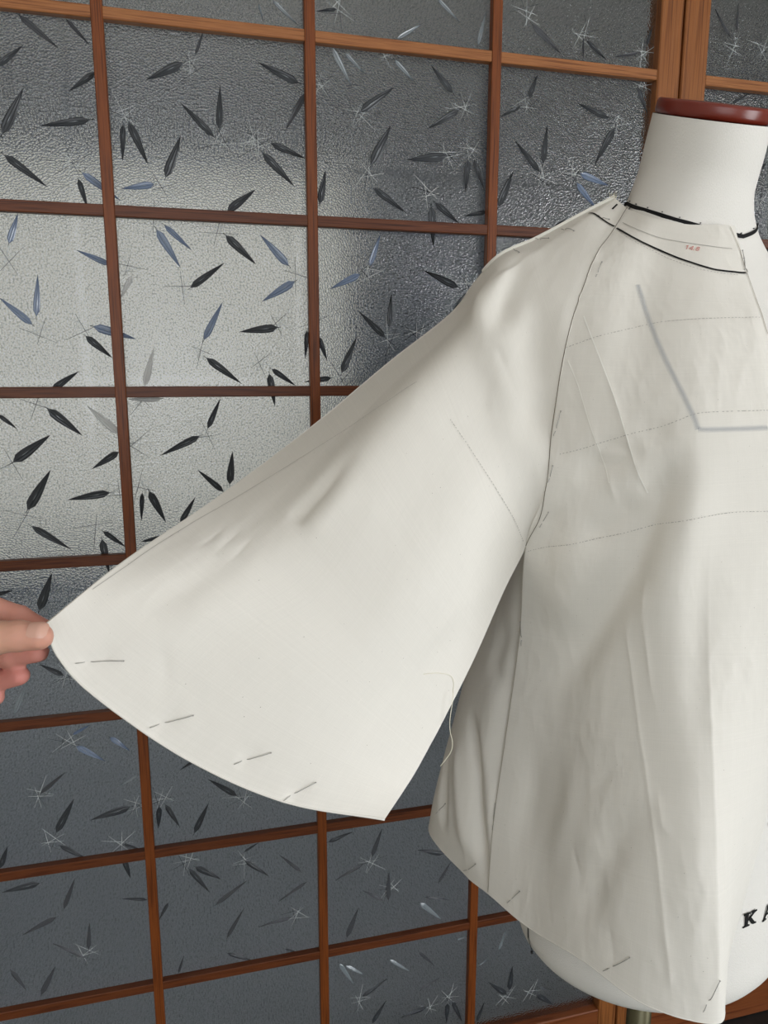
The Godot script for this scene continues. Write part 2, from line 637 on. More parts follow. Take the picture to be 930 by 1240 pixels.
func rooms() -> void:
	# the near room
	slab("floor", Vector3(0.4, -0.03, 0.7), Vector3(3.4, 0.06, 3.3), M.mat, "dark mottled green floor covering below the doors", "floor")
	slab("ceiling", Vector3(0.4, 2.45, -1.3), Vector3(5.4, 0.1, 7.3), M.ceiling, "plain pale ceiling above the room", "ceiling")
	slab("wall_left", Vector3(-1.35, 1.2, 0.72), Vector3(0.1, 2.4, 3.26), M.plaster, "plain pale wall left of the photographer", "wall")
	var w := base("wall_right")
	tag(w, "pale wall with the daylit window on the right", "wall", "", "structure")
	for q in [[Vector3(2.05, 0.14, 0.72), Vector3(0.1, 0.28, 3.26)], [Vector3(2.05, 2.14, 0.72), Vector3(0.1, 0.52, 3.26)], [Vector3(2.05, 1.08, -0.29), Vector3(0.1, 1.6, 1.24)], [Vector3(2.05, 1.08, 2.16), Vector3(0.1, 1.6, 0.38)]]:
		bar("wall_section", q[0], q[1], M.plaster, w, 0.0005)
	var w2 := base("wall_rear")
	tag(w2, "pale wall with a daylit window behind the photographer", "wall", "", "structure")
	for q in [[Vector3(0.35, 0.12, 2.4), Vector3(3.5, 0.24, 0.1)], [Vector3(0.35, 2.25, 2.4), Vector3(3.5, 0.30, 0.1)], [Vector3(-1.25, 1.17, 2.4), Vector3(0.3, 1.86, 0.1)], [Vector3(1.43, 1.17, 2.4), Vector3(1.34, 1.86, 0.1)]]:
		bar("wall_section", q[0], q[1], M.plaster, w2, 0.0005)
	var n := base("window_1", Vector3(2.05, 1.08, 1.16))
	tag(n, "white framed window in the right wall", "window", "", "structure")
	for s in [-1, 1]:
		bar("window_frame", Vector3(0, s * 0.78, 0), Vector3(0.06, 0.04, 1.64), M.paint, n)
		bar("window_frame", Vector3(0, 0, s * 0.80), Vector3(0.06, 1.52, 0.04), M.paint, n)
	bar("window_pane", Vector3(0, 0, 0), Vector3(0.006, 1.52, 1.56), M.pane, n, 0.0005)
	var n3 := base("window_3", Vector3(-0.17, 1.17, 2.4))
	tag(n3, "white framed window in the wall behind the photographer", "window", "", "structure")
	for s in [-1, 1]:
		bar("window_frame", Vector3(0, s * 0.91, 0), Vector3(1.86, 0.04, 0.06), M.paint, n3)
		bar("window_frame", Vector3(s * 0.91, 0, 0), Vector3(0.04, 1.78, 0.06), M.paint, n3)
	bar("window_pane", Vector3(0, 0, 0), Vector3(1.78, 1.78, 0.006), M.pane, n3, 0.0005)
	# wall round the doors
	var dw := base("wall_front")
	tag(dw, "pale wall and wooden frame that hold the sliding glass doors", "wall", "", "structure")
	bar("wall_section", Vector3(-0.885, 1.2, FACE_Z - 0.02), Vector3(0.98, 2.4, 0.10), M.plaster, dw)
	bar("wall_section", Vector3(0.90, 2.17, FACE_Z - 0.02), Vector3(2.58, 0.46, 0.10), M.plaster, dw)
	bar("wall_section", Vector3(1.895, 0.97, FACE_Z - 0.02), Vector3(0.40, 1.93, 0.10), M.plaster, dw)
	bar("sill", Vector3(0.70, 0.001, FACE_Z - 0.02), Vector3(2.2, 0.010, 0.09), M.iron, dw)
	# the room beyond the glass
	slab("floor_far", Vector3(0.2, -0.03, -2.4), Vector3(5.0, 0.06, 2.8), M.far_floor, "dim brown floor of the room beyond the glass", "floor")
	var fl := base("wall_far_left")
	tag(fl, "dim grey left wall of the room beyond the glass", "wall", "", "structure")
	for q in [[Vector3(-2.25, 0.25, -2.3), Vector3(0.1, 0.5, 2.7)], [Vector3(-2.25, 2.15, -2.3), Vector3(0.1, 0.5, 2.7)], [Vector3(-2.25, 1.2, -1.3), Vector3(0.1, 1.4, 0.7)], [Vector3(-2.25, 1.2, -3.34), Vector3(0.1, 1.4, 0.68)]]:
		bar("wall_section", q[0], q[1], M.far_plaster, fl, 0.0005)
	var n4 := base("window_4", Vector3(-2.25, 1.2, -2.325))  # added out of view, only to brighten the far room
	tag(n4, "added unseen side window that brightens the dim room beyond the glass", "window", "", "structure")
	bar("sky_block_panel", Vector3.ZERO, Vector3(0.006, 1.38, 1.34), M.paint, n4, 0.0005)
	slab("wall_far_right", Vector3(2.75, 1.2, -2.3), Vector3(0.1, 2.4, 2.7), M.far_plaster, "dim grey right wall of the room beyond the glass", "wall")
	var fw := base("wall_far")
	tag(fw, "dim grey far wall around the bright window beyond the glass", "wall", "", "structure")
	for q in [[Vector3(-1.77, 1.2, -3.65), Vector3(1.0, 2.4, 0.1)], [Vector3(1.75, 1.2, -3.65), Vector3(2.04, 2.4, 0.1)], [Vector3(-0.27, 0.13, -3.65), Vector3(2.0, 0.26, 0.1)], [Vector3(-0.27, 2.19, -3.65), Vector3(2.0, 0.42, 0.1)]]:
		bar("wall_section", q[0], q[1], M.far_plaster, fw, 0.0005)
	var n2 := base("window_2", Vector3(-0.27, 1.12, -3.65))
	tag(n2, "wide bright window seen blurred through the patterned glass", "window", "", "structure")
	for s in [-1, 1]:
		bar("window_frame", Vector3(0, s * 0.84, 0), Vector3(2.0, 0.04, 0.06), M.paint, n2)
		bar("window_frame", Vector3(s * 0.98, 0, 0), Vector3(0.04, 1.64, 0.06), M.paint, n2)
	bar("sky_block_panel", Vector3.ZERO, Vector3(1.92, 1.64, 0.006), M.paint, n2, 0.0005)  # opaque panel added to keep the sky out of this window


# ------------------------------------------------------------------ the sliding doors
var leaf_mesh: ArrayMesh
var twig_meshes := []
var panes := {}

# a pressed bamboo leaf, 1 long from its blunt base to its tip: ribs run along it
func make_leaf() -> ArrayMesh:
	var st := SurfaceTool.new()
	st.begin(Mesh.PRIMITIVE_TRIANGLES)
	st.set_smooth_group(-1)
	var g := []
	for i in 8:
		var t := i / 7.0
		var w := 0.5 * pow(sin(PI * pow(t, 0.52)), 0.85) if t < 1.0 else 0.0
		w = maxf(w, 0.03 if i == 0 else 0.0)
		var row := PackedVector3Array()
		for j in 7:
			var s := (j - 3) / 3.0
			row.append(Vector3(s * w, t, 0.35 * (1.0 - absf(s)) + (0.28 if j % 2 else 0.0) if absf(s) < 0.99 else 0.0))
		g.append(row)
	sheet(st, g, true)
	st.generate_normals()
	st.index()
	var m := st.commit()
	var rib := SurfaceTool.new()
	rib.begin(Mesh.PRIMITIVE_TRIANGLES)
	tube(rib, [Vector3(0, -0.05, 0.2), Vector3(0, 0.3, 0.60), Vector3(0, 0.93, 0.3)], [0.05, 0.045, 0.02], 4)
	rib.generate_normals()
	rib.index()
	return rib.commit(m)

# strokes that cross where a spray of leaves begins: some painted pale as if catching the light, some painted dark
func make_twigs(seed_: int) -> ArrayMesh:
	var r := RandomNumberGenerator.new()
	r.seed = seed_
	var m := ArrayMesh.new()
	var a0 := r.randf_range(0, PI)
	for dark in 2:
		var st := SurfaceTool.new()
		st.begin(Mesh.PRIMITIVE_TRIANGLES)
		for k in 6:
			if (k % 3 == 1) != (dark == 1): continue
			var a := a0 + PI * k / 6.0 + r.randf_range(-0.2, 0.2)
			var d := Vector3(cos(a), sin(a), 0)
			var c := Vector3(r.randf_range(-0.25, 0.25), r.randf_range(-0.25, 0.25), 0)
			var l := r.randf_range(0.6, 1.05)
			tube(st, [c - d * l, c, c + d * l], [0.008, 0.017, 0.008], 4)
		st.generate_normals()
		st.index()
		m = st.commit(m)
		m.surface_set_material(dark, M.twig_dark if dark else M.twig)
	return m

func doors() -> void:
	leaf_mesh = make_leaf()
	for k in 5: twig_meshes.append(make_twigs(90 + k))
	door("door_1", BAR_X - 1.0 * PITCH, 0.0325, "sliding lattice door of patterned glass panes behind the sleeve")
	door("door_2", BAR_X + 3.262 * PITCH, 0.037, "sliding lattice door of patterned glass panes behind the dress form's neck")
	motifs()

# a door of four panes across, from the inner edge of its left stile at x0
func door(called: String, x0: float, sw: float, label: String) -> void:
	var d := base(called, Vector3(x0, 0, FACE_Z))
	tag(d, label, "door", "", "structure")
	var top := RAIL_Y + RAIL_GAP * 2.0
	var low := 0.0925
	var foot := 0.008
	var w := PITCH * 4.0
	var t := 0.030
	for s in [-1, 1]:
		bar("stile", Vector3(w * 0.5 + s * (w * 0.5 + sw * 0.5 - 0.0062), (top + 0.04 + foot) * 0.5, -t * 0.5), Vector3(sw, top + 0.04 - foot, t), M.wood_stile, d, 0.0015)
	var inner := w - 0.0124
	bar("top_rail", Vector3(w * 0.5, top + 0.02, -t * 0.5), Vector3(inner, 0.04, t), M.wood_rail, d)
	bar("bottom_rail", Vector3(w * 0.5, (low + foot) * 0.5, -t * 0.5), Vector3(inner, low - foot, t), M.wood_rail, d, 0.0015)
	var rails := []
	for k in range(-1, 7):
		rails.append(RAIL_Y - k * RAIL_GAP)
	for k in rails.size():
		var o := bar("rail", Vector3(w * 0.5, rails[k], -0.0066), Vector3(inner, 0.0125, 0.0108), M.wood_h_lit if k < 2 else M.wood_h, d, 0.0008)
		o.rotation.x = rng.randf_range(-0.01, 0.01)
	for k in range(1, 4):
		bar("muntin", Vector3(k * PITCH, (low + top) * 0.5, -0.0058), Vector3(0.0125, top - low, 0.0116), M.wood_v, d, 0.0008)
	# panes: one behind each opening
	rails.push_front(top + 0.006)
	rails.append(low - 0.006)
	var pane := BoxMesh.new()
	for i in rails.size() - 1:
		for k in 4:
			var h: float = rails[i] - rails[i + 1]
			var b := BoxMesh.new()
			b.size = Vector3(PITCH - 0.001, h - 0.001, 0.004)
			var o := put("glass_pane", b, M.glass, d)
			o.position = Vector3((k + 0.5) * PITCH, (rails[i] + rails[i + 1]) * 0.5, -0.0145)
			var at := d.position + o.position
			panes[Rect2(at.x - PITCH * 0.5, at.y - h * 0.5, PITCH, h)] = o

# the pane at a spot of the glass
func pane_at(p: Vector2) -> MeshInstance3D:
	for r in panes:
		if r.has_point(p): return panes[r]
	return null

func leaf(bx: float, by: float, tx: float, ty: float, kind := "") -> void:
	var a := Vector2(bx, by) * 0.001
	var b := Vector2(tx, ty) * 0.001
	var o := pane_at((a + b) * 0.5)
	if o == null: return
	var mat: Material = {"": M.leaf, "f": M.leaf_faint, "b": M.leaf_sky_tint, "l": M.leaf_clear, "w": M.leaf_backlit}[kind]
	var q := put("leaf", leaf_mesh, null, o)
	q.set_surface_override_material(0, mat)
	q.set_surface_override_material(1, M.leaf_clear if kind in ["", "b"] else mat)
	var d := b - a
	var l := d.length()
	q.position = Vector3(a.x, a.y, GLASS_Z) - o.global_position
	q.position.z = 0.00195
	var wide := l * (0.19 + 0.03 * sin(bx * 1.7 + by)) * (0.75 if kind in ["f", "l"] else 1.0)
	q.transform.basis = Basis(Vector3(0, 0, 1), d.angle() - PI / 2) * Basis.from_scale(Vector3(wide, l, 0.0016))

func twig(x: float, y: float, kind := 0) -> void:
	var p := Vector2(x, y) * 0.001
	var o := pane_at(p)
	if o == null: return
	var q := put("twig_star", twig_meshes[kind % 5], null, o)
	q.position = Vector3(p.x, p.y, 0) - o.global_position
	q.position.z = 0.0021
	q.transform.basis = Basis(Vector3(0, 0, 1), kind * 2.1) * Basis.from_scale(Vector3(0.023, 0.023, 0.010))

func motifs() -> void:
	leaf(-180, 1443, -153, 1466); leaf(-155, 1495, -117, 1466, "f"); leaf(-108, 1496, -85, 1472, "f"); leaf(-82, 1446, -111, 1424)
	leaf(-181, 1376, -156, 1424); leaf(-91, 1397, -143, 1387); leaf(-181, 1355, -139, 1324); leaf(-107, 1335, -99, 1303)
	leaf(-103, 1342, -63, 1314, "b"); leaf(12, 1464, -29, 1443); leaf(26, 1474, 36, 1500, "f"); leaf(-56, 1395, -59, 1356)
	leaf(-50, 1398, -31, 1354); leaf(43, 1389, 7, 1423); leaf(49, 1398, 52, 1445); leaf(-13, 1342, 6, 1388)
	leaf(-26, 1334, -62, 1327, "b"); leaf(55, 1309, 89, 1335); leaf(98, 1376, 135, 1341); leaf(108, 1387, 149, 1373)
	leaf(98, 1534, 103, 1515, "l"); leaf(114, 1539, 143, 1516, "l"); leaf(188, 1538, 164, 1533); leaf(142, 1455, 95, 1473)
	leaf(150, 1445, 125, 1402, "f"); leaf(182, 1497, 206, 1456, "l"); leaf(197, 1493, 223, 1471, "l"); leaf(258, 1491, 284, 1468, "l")
	leaf(261, 1514, 293, 1534, "l"); leaf(311, 1563, 340, 1540, "l"); leaf(364, 1517, 374, 1557, "l"); leaf(216, 1430, 258, 1461)
	leaf(332, 1461, 304, 1489); leaf(341, 1442, 300, 1417); leaf(229, 1371, 254, 1418); leaf(232, 1345, 274, 1318)
	leaf(327, 1388, 274, 1380); leaf(354, 1386, 352, 1347); leaf(362, 1386, 377, 1351); leaf(307, 1327, 310, 1280)
	leaf(312, 1332, 344, 1309); leaf(381, 1325, 350, 1318); leaf(165, 1323, 173, 1362); leaf(52, 1282, 87, 1250)
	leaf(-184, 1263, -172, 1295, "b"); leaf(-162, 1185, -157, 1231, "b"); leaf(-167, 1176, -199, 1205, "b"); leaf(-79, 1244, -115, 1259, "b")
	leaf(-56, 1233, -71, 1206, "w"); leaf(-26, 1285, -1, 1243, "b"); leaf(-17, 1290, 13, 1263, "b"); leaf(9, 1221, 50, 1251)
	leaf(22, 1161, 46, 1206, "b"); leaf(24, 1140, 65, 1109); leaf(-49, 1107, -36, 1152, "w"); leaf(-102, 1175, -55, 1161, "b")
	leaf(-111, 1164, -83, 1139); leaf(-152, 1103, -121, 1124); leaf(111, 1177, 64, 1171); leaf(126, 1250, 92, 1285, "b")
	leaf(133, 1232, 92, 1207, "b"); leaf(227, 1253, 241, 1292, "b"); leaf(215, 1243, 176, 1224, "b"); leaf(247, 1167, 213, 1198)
	leaf(252, 1179, 255, 1221); leaf(344, 1231, 298, 1250); leaf(357, 1224, 338, 1202); leaf(190, 1122, 210, 1167)
	leaf(177, 1116, 142, 1111); leaf(147, 1174, 144, 1139); leaf(161, 1167, 172, 1137); leaf(102, 1127, 132, 1106)
	leaf(99, 1121, 105, 1081); leaf(-158, 1081, -122, 1049); leaf(-211, 1075, -192, 1058); leaf(-200, 1020, -157, 1051)
	leaf(-189, 963, -160, 1010); leaf(-186, 943, -144, 912); leaf(-82, 1051, -115, 1084, "w"); leaf(-83, 1029, -115, 1009)
	leaf(-96, 980, -145, 973); leaf(22, 1055, 39, 1092); leaf(12, 1046, -36, 1023); leaf(46, 985, 51, 1027)
	leaf(38, 976, 7, 1005); leaf(-16, 938, 4, 971); leaf(-59, 978, -62, 943); leaf(-51, 980, -33, 940)
	leaf(-107, 933, -81, 911); leaf(-109, 923, -103, 879); leaf(-38, 922, -65, 917); leaf(-31, 1092, -69, 1091, "w")
	leaf(-186, 839, -168, 885); leaf(-236, 861, -213, 866); leaf(-165, 753, -191, 770); leaf(-225, 708, -204, 755, "l")
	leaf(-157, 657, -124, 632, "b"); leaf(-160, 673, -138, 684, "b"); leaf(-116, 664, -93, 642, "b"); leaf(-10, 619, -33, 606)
	leaf(-189, 541, -164, 586); leaf(-186, 522, -153, 495); leaf(-204, 598, -171, 624, "f"); leaf(-97, 563, -147, 552)
	leaf(-84, 607, -110, 594, "l"); leaf(-258, 503, -247, 532); leaf(-108, 510, -86, 498); leaf(-110, 490, -103, 459)
	leaf(-61, 558, -64, 525); leaf(-53, 559, -36, 523); leaf(-18, 512, 3, 554); leaf(40, 558, 3, 588)
	leaf(-214, 473, -259, 468); leaf(-188, 430, -171, 473, "f"); leaf(-198, 420, -240, 402, "f"); leaf(-162, 363, -158, 405, "f")
	leaf(-168, 353, -205, 382, "f"); leaf(-225, 308, -204, 348, "f"); leaf(-258, 353, -242, 319, "f"); leaf(-84, 423, -115, 431)
	leaf(-57, 413, -71, 388, "f"); leaf(-27, 459, -2, 419); leaf(-19, 461, 14, 436); leaf(6, 398, 49, 427, "f")
	leaf(47, 472, 67, 483); leaf(48, 458, 79, 429); leaf(125, 427, 95, 459, "f"); leaf(132, 409, 92, 386, "f")
	leaf(19, 343, 44, 385, "f"); leaf(110, 357, 63, 351, "f"); leaf(-49, 301, -40, 328, "f"); leaf(19, 318, 53, 298)
	leaf(100, 307, 119, 296); leaf(165, 467, 200, 477); leaf(215, 423, 174, 404, "f"); leaf(228, 432, 244, 476, "f")
	leaf(339, 418, 298, 431); leaf(331, 371, 350, 402, "f"); leaf(253, 357, 254, 405, "f"); leaf(244, 358, 214, 380, "f")
	leaf(190, 307, 208, 353, "f"); leaf(302, 342, 337, 307, "l"); leaf(311, 350, 349, 338, "f"); leaf(255, 255, 288, 227, "l")
	leaf(188, 260, 216, 238, "l"); leaf(178, 266, 201, 224, "l"); leaf(213, 201, 252, 223); leaf(228, 150, 250, 185)
	leaf(315, 158, 273, 149); leaf(349, 156, 348, 120); leaf(357, 158, 374, 116); leaf(304, 190, 336, 206, "f")
	leaf(301, 259, 327, 228, "f"); leaf(362, 266, 384, 270, "l"); leaf(453, 156, 457, 199); leaf(449, 148, 416, 179)
	leaf(501, 136, 533, 108); leaf(505, 147, 527, 139); leaf(399, 212, 417, 223, "l"); leaf(432, 232, 445, 269, "l")
	leaf(399, 111, 411, 144); leaf(435, 1548, 476, 1518, "f"); leaf(506, 1539, 507, 1516, "f"); leaf(511, 1537, 539, 1518)
	leaf(585, 1530, 551, 1522, "f"); leaf(597, 1540, 604, 1564); leaf(434, 1463, 445, 1492); leaf(423, 1453, 395, 1438)
	leaf(547, 1449, 502, 1463); leaf(557, 1438, 531, 1391); leaf(457, 1388, 461, 1434); leaf(452, 1378, 417, 1412)
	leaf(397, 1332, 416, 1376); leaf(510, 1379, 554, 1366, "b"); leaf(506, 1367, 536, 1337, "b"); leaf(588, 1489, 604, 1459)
	leaf(477, 1311, 494, 1322); leaf(731, 1571, 730, 1604, "f"); leaf(721, 1563, 695, 1593, "f"); leaf(732, 1481, 759, 1497, "f")
	leaf(786, 1399, 798, 1413)
	for t in [
		"-112,1351 ; 20,1461 ; -53,1404 ; 51,1384 ; -14,1337 ; 85,1391 ; 93,1384 ; 190,1539",
		"165,1454 ; 250,1496 ; 212,1428 ; 347,1447 ; 224,1360 ; 327,1388 ; 357,1395 ; 301,1344",
		"44,1288 ; -187,1248 ; -161,1171 ; -60,1243 ; -27,1294 ; 2,1217 ; 17,1149 ; -115,1174",
		"115,1179 ; 138,1239 ; 224,1245 ; 251,1164 ; 359,1232 ; 189,1117 ; 160,1179 ; 93,1132",
		"289,1173 ; -164,1086 ; -205,1015 ; -194,953 ; -65,1038 ; -89,983 ; 18,1046 ; -56,987",
		"-116,937 ; -53,1091 ; -159,751 ; -166,665 ; -205,595 ; -87,564 ; -195,530 ; -112,515",
		"-58,568 ; 47,552 ; -30,472 ; 46,460 ; 117,360 ; 224,424 ; -165,358 ; 255,377",
		"209,194 ; 319,158 ; 353,168 ; 449,144 ; 493,145 ; 427,1560 ; 506,1543 ; 593,1529",
		"431,1457 ; 560,1446 ; 458,1373 ; 502,1380 ; 594,1495 ; 729,1553 ; 772,1554 ; 791,1360",
	]:
		var k := 0
		for q in t.split(";"):
			var f: PackedFloat64Array = q.split_floats(",")
			twig(f[0], f[1], k + int(f[0]))
			k += 1
	# the pattern goes on over the glass behind the toile
	for k in 46:
		var c := Vector2(rng.randf_range(300, 1600), rng.randf_range(420, 1200))
		if not Geometry2D.is_point_in_polygon(c, PackedVector2Array([Vector2(95, 863), Vector2(248, 1093), Vector2(358, 1176), Vector2(436, 1251), Vector2(530, 1285), Vector2(801, 1296), Vector2(925, 218), Vector2(562, 261), Vector2(415, 459), Vector2(358, 650), Vector2(308, 730), Vector2(213, 581), Vector2(56, 639), Vector2(-43, 765), Vector2(-38, 851)])): continue
		twig(c.x, c.y, k)
		for s in 2:
			var d := Vector2.from_angle(rng.randf_range(0, TAU))
			var a := c + d * 12.0
			var b := c + d * rng.randf_range(48, 60)
			leaf(a.x, a.y, b.x, b.y)


# ------------------------------------------------------------------ the dress form
func dress_form() -> void:
	form_rows = [
		[1.3440, 0.0445, 0.0460, 0.0260, 0.0070],
		[1.3250, 0.0455, 0.0470, 0.0220, 0.0070],
		[1.2950, 0.0467, 0.0480, 0.0160, 0.0070],
		[1.2700, 0.0500, 0.0500, 0.0100, 0.0060],
		[1.2530, 0.0560, 0.0530, 0.0070, 0.0050],
		[1.2400, 0.0680, 0.0560, 0.0040, 0.0040],
		[1.2250, 0.0920, 0.0600, 0.0000, 0.0020],
		[1.2050, 0.1220, 0.0680, 0.0000, 0.0000],
		[1.1800, 0.1380, 0.0760, 0.0050, 0.0000],
		[1.1250, 0.1430, 0.0970, 0.0150, 0.0000],
		[1.0650, 0.1430, 0.1120, 0.0280, 0.0000],
		[0.9950, 0.1300, 0.1080, 0.0220, 0.0000],
		[0.9050, 0.1120, 0.0950, 0.0100, 0.0040],
		[0.8050, 0.1280, 0.1080, 0.0050, 0.0100],
		[0.7050, 0.1360, 0.1160, 0.0060, 0.0150],
		[0.6350, 0.1400, 0.1190, 0.0080, 0.0180],
		[0.5900, 0.1400, 0.1190, 0.0100, 0.0190],
		[0.5720, 0.1340, 0.1140, 0.0100, 0.0190],
		[0.5630, 0.1180, 0.1010, 0.0100, 0.0190],
	]
	form_at = Vector3(0.4120, 0.0000, -0.5955)
	form_front = Vector3(0.1810, 0.0000, 0.9835)
	form_side = Vector3(0.9835, 0.0000, -0.1810)
	neck_slant = Vector3(0.0037, 0.0000, 0.3833)
	neck_low = form_rows[4][0]
	var o := base("dress_form", Vector3(form_at.x, 0, form_at.z))
	tag(o, "white linen covered dress form with a red brown neck cap", "dress form")
	var shift := Vector3(-form_at.x, 0, -form_at.z)
	# torso: smooth rings from the neck down, closed at the bottom
	var ys := PackedVector3Array()
	var prm := PackedVector3Array()
	var aside := PackedVector3Array()
	for r in form_rows:
		ys.append(Vector3(r[0], 0, 0))
	var g := []
	var many := 110
	for i in many + 1:
		var y: float = lerpf(form_rows[0][0], form_rows[-1][0], i / float(many))
		var ring := PackedVector3Array()
		for k in 97:
			ring.append(form_point(-TAU * k / 96.0, y) + shift)
		g.append(ring)
	var mid := PackedVector3Array()
	for k in 97: mid.append(Vector3(0.03, form_rows[-1][0] - 0.002, 0.01))
	g.append(mid)
	var st := SurfaceTool.new()
	st.begin(Mesh.PRIMITIVE_TRIANGLES)
	sheet(st, g, true)
	st.generate_normals()
	st.index()
	put("torso", st.commit(), M.form, o)
	# neck cap: a rounded disc
	var top := form_ring(form_rows[0][0])
	var cap := put("neck_cap", lathe([[0.0, 0.0], [0.0425, 0.0], [0.0447, 0.0012], [0.0452, 0.004], [0.0450, 0.0095], [0.0443, 0.0112], [0.0425, 0.0118], [0.0, 0.0124]]), M.cap, o)
	var cy := (Vector3.UP - Vector3.UP * 0.0 + neck_slant).normalized()
	var cx := form_side - cy * form_side.dot(cy)
	cap.transform = Transform3D(Basis(cx.normalized(), cy, cx.normalized().cross(cy)), form_at + shift + form_front * top[2] + form_side * top[3] + Vector3(0, form_rows[0][0] - 0.017, 0))
	# black tape round the neck base, with its tacks
	for span in [[-2.4, 3.6]]:
		var path := []
		for k in 90:
			var w: float = lerpf(span[0], span[1], k / 89.0)
			var y := neck_line(w)
			path.append([form_point(w, y, 0.0009) + shift, (form_point(w, y, 0.01) - form_point(w, y)).normalized()])
		put("neck_tape", ribbon(path, 0.0032), M.black_tape, o)
		for k in 14:
			var w := -1.9 + k * 0.29
			var y := neck_line(w) + 0.0024
			put("tack", tube_mesh([form_point(w, y, 0.0) + shift, form_point(w, y, 0.0012) + shift], 0.00045, 6), M.iron, o)
	var tick := []
	for k in 8:
		var w := -1.72
		var y := neck_line(w) - k * 0.0012
		tick.append([form_point(w, y, 0.0012) + shift, (form_point(w, y, 0.01) - form_point(w, y)).normalized()])
	put("neck_tape", ribbon(tick, 0.0016), M.black_tape, o)
	# hip tape at the side, ending in a tack
	var hip := []
	for k in 30:
		var y: float = lerpf(0.6067, 0.5728, k / 29.0)
		hip.append([form_point(-1.66, y, 0.0008) + shift, (form_point(-1.66, y, 0.01) - form_point(-1.66, y)).normalized()])
	put("hip_tape", ribbon(hip, 0.0018), M.black_tape, o)
	put("tack", tube_mesh([hip[-1][0], hip[-1][0] + hip[-1][1] * 0.0015], 0.0016, 8), M.iron, o)
	# lettering low on the front
	var font := SystemFont.new()
	font.font_names = PackedStringArray(["Droid Serif"])
	font.font_weight = 700
	for q in [["K", 0.004, 0.6566], ["A", 0.189, 0.6535]]:
		var t := TextMesh.new()
		t.text = q[0]
		t.font = font
		t.font_size = 32
		t.pixel_size = 0.00058
		t.depth = 0.0006
		var l := put("letter", t, M.black_tape, o)
		var n := (form_point(q[1], q[2], 0.01) - form_point(q[1], q[2])).normalized()
		l.transform = Transform3D(Basis.looking_at(-n, Vector3.UP) * Basis(Vector3(0, 0, 1), 0.0) * Basis.from_scale(Vector3(1.25, 0.95, 1)), form_point(q[1], q[2], 0.0008) + shift)
	var dash := []
	for k in 6:
		var w: float = 0.213 + k * 0.012
		dash.append([form_point(w, 0.7358, 0.001) + shift, (form_point(w, 0.7358, 0.01) - form_point(w, 0.7358)).normalized()])
	put("hip_tape", ribbon(dash, 0.0028), M.black_tape, o)
	# stand
	var foot: float = form_rows[-1][0]
	var pole := put("pole", lathe([[0.0, 0.02], [0.0125, 0.02], [0.0125, foot + 0.002], [0.0, foot + 0.002]], 24), M.pole, o)
	pole.position = Vector3(0.4325, 0.0000, -0.5892) + shift
	var stand := put("stand_base", lathe([[0.0, 0.0], [0.15, 0.0], [0.152, 0.004], [0.148, 0.012], [0.03, 0.03], [0.016, 0.05], [0.0, 0.05]], 48), M.iron, o)
	stand.position = Vector3(0.4325, 0.0000, -0.5892) + shift

func neck_line(w: float) -> float:
	var at := [[-3.2, 1.270], [-1.94, 1.2650], [-1.5, 1.2562], [-1.07, 1.2480], [-0.77, 1.2420], [-0.3, 1.2345], [0.15, 1.2313], [0.65, 1.2422], [1.6, 1.258], [4.0, 1.270]]
	var k := 0
	while k < at.size() - 2 and w > at[k + 1][0]: k += 1
	return lerpf(at[k][1], at[k + 1][1], clampf((w - at[k][0]) / (at[k + 1][0] - at[k][0]), 0, 1))


# ------------------------------------------------------------------ the toile
var P := {}

func panel(rows: PackedStringArray, nu: int, nv: int, folds: Array, amp: float, seed_: int, stretch: Vector3, towards := Vector3(-0.1, 0.1, 1)) -> Drape:
	var p := Drape.new()
	p.g.assign(spread(net(rows), nu, nv))
	var n := normals_of(p.g, towards)
	press(p.g, n, folds)
	if amp > 0: crumple(p.g, n, amp, 28.0, seed_, stretch)
	rest_on_form(p.g, 0.0022)
	p.n.assign(normals_of(p.g, towards))
	return p

func fold(h: float, w: float, sharp: bool, t0: float, t1: float, text: String) -> Array:
	var p := PackedVector3Array()
	for q in text.split(";"):
		var f := q.split_floats(",")
		p.append(Vector3(f[0], f[1], f[2]) * 0.0001)
	return [h, w, sharp, t0, t1, p]

# a sheet of cloth with thickness: the panel, a copy a little behind it, and their rims
func cloth(p: Drape, thick: float, size: Vector2) -> ArrayMesh:
	var st := SurfaceTool.new()
	st.begin(Mesh.PRIMITIVE_TRIANGLES)
	var us := Vector2(size.x / (p.g[0].size() - 1), size.y / (p.g.size() - 1)) / 0.16
	var backs := []
	for i in p.g.size():
		var row := PackedVector3Array()
		for j in p.g[0].size(): row.append(p.g[i][j] - p.n[i][j] * thick)
		backs.append(row)
	sheet(st, p.g, true, us)
	sheet(st, backs, false, us)
	var rim := [PackedVector3Array(), PackedVector3Array()]
	var last: int = p.g.size() - 1
	var end: int = p.g[0].size() - 1
	for j in end + 1: rim[0].append(p.g[0][j]); rim[1].append(backs[0][j])
	for i in last + 1: rim[0].append(p.g[i][end]); rim[1].append(backs[i][end])
	for j in end + 1: rim[0].append(p.g[last][end - j]); rim[1].append(backs[last][end - j])
	for i in last + 1: rim[0].append(p.g[last - i][0]); rim[1].append(backs[last - i][0])
	st.set_smooth_group(1)
	sheet(st, rim, false, us)
	st.generate_normals()
	st.index()
	return st.commit()

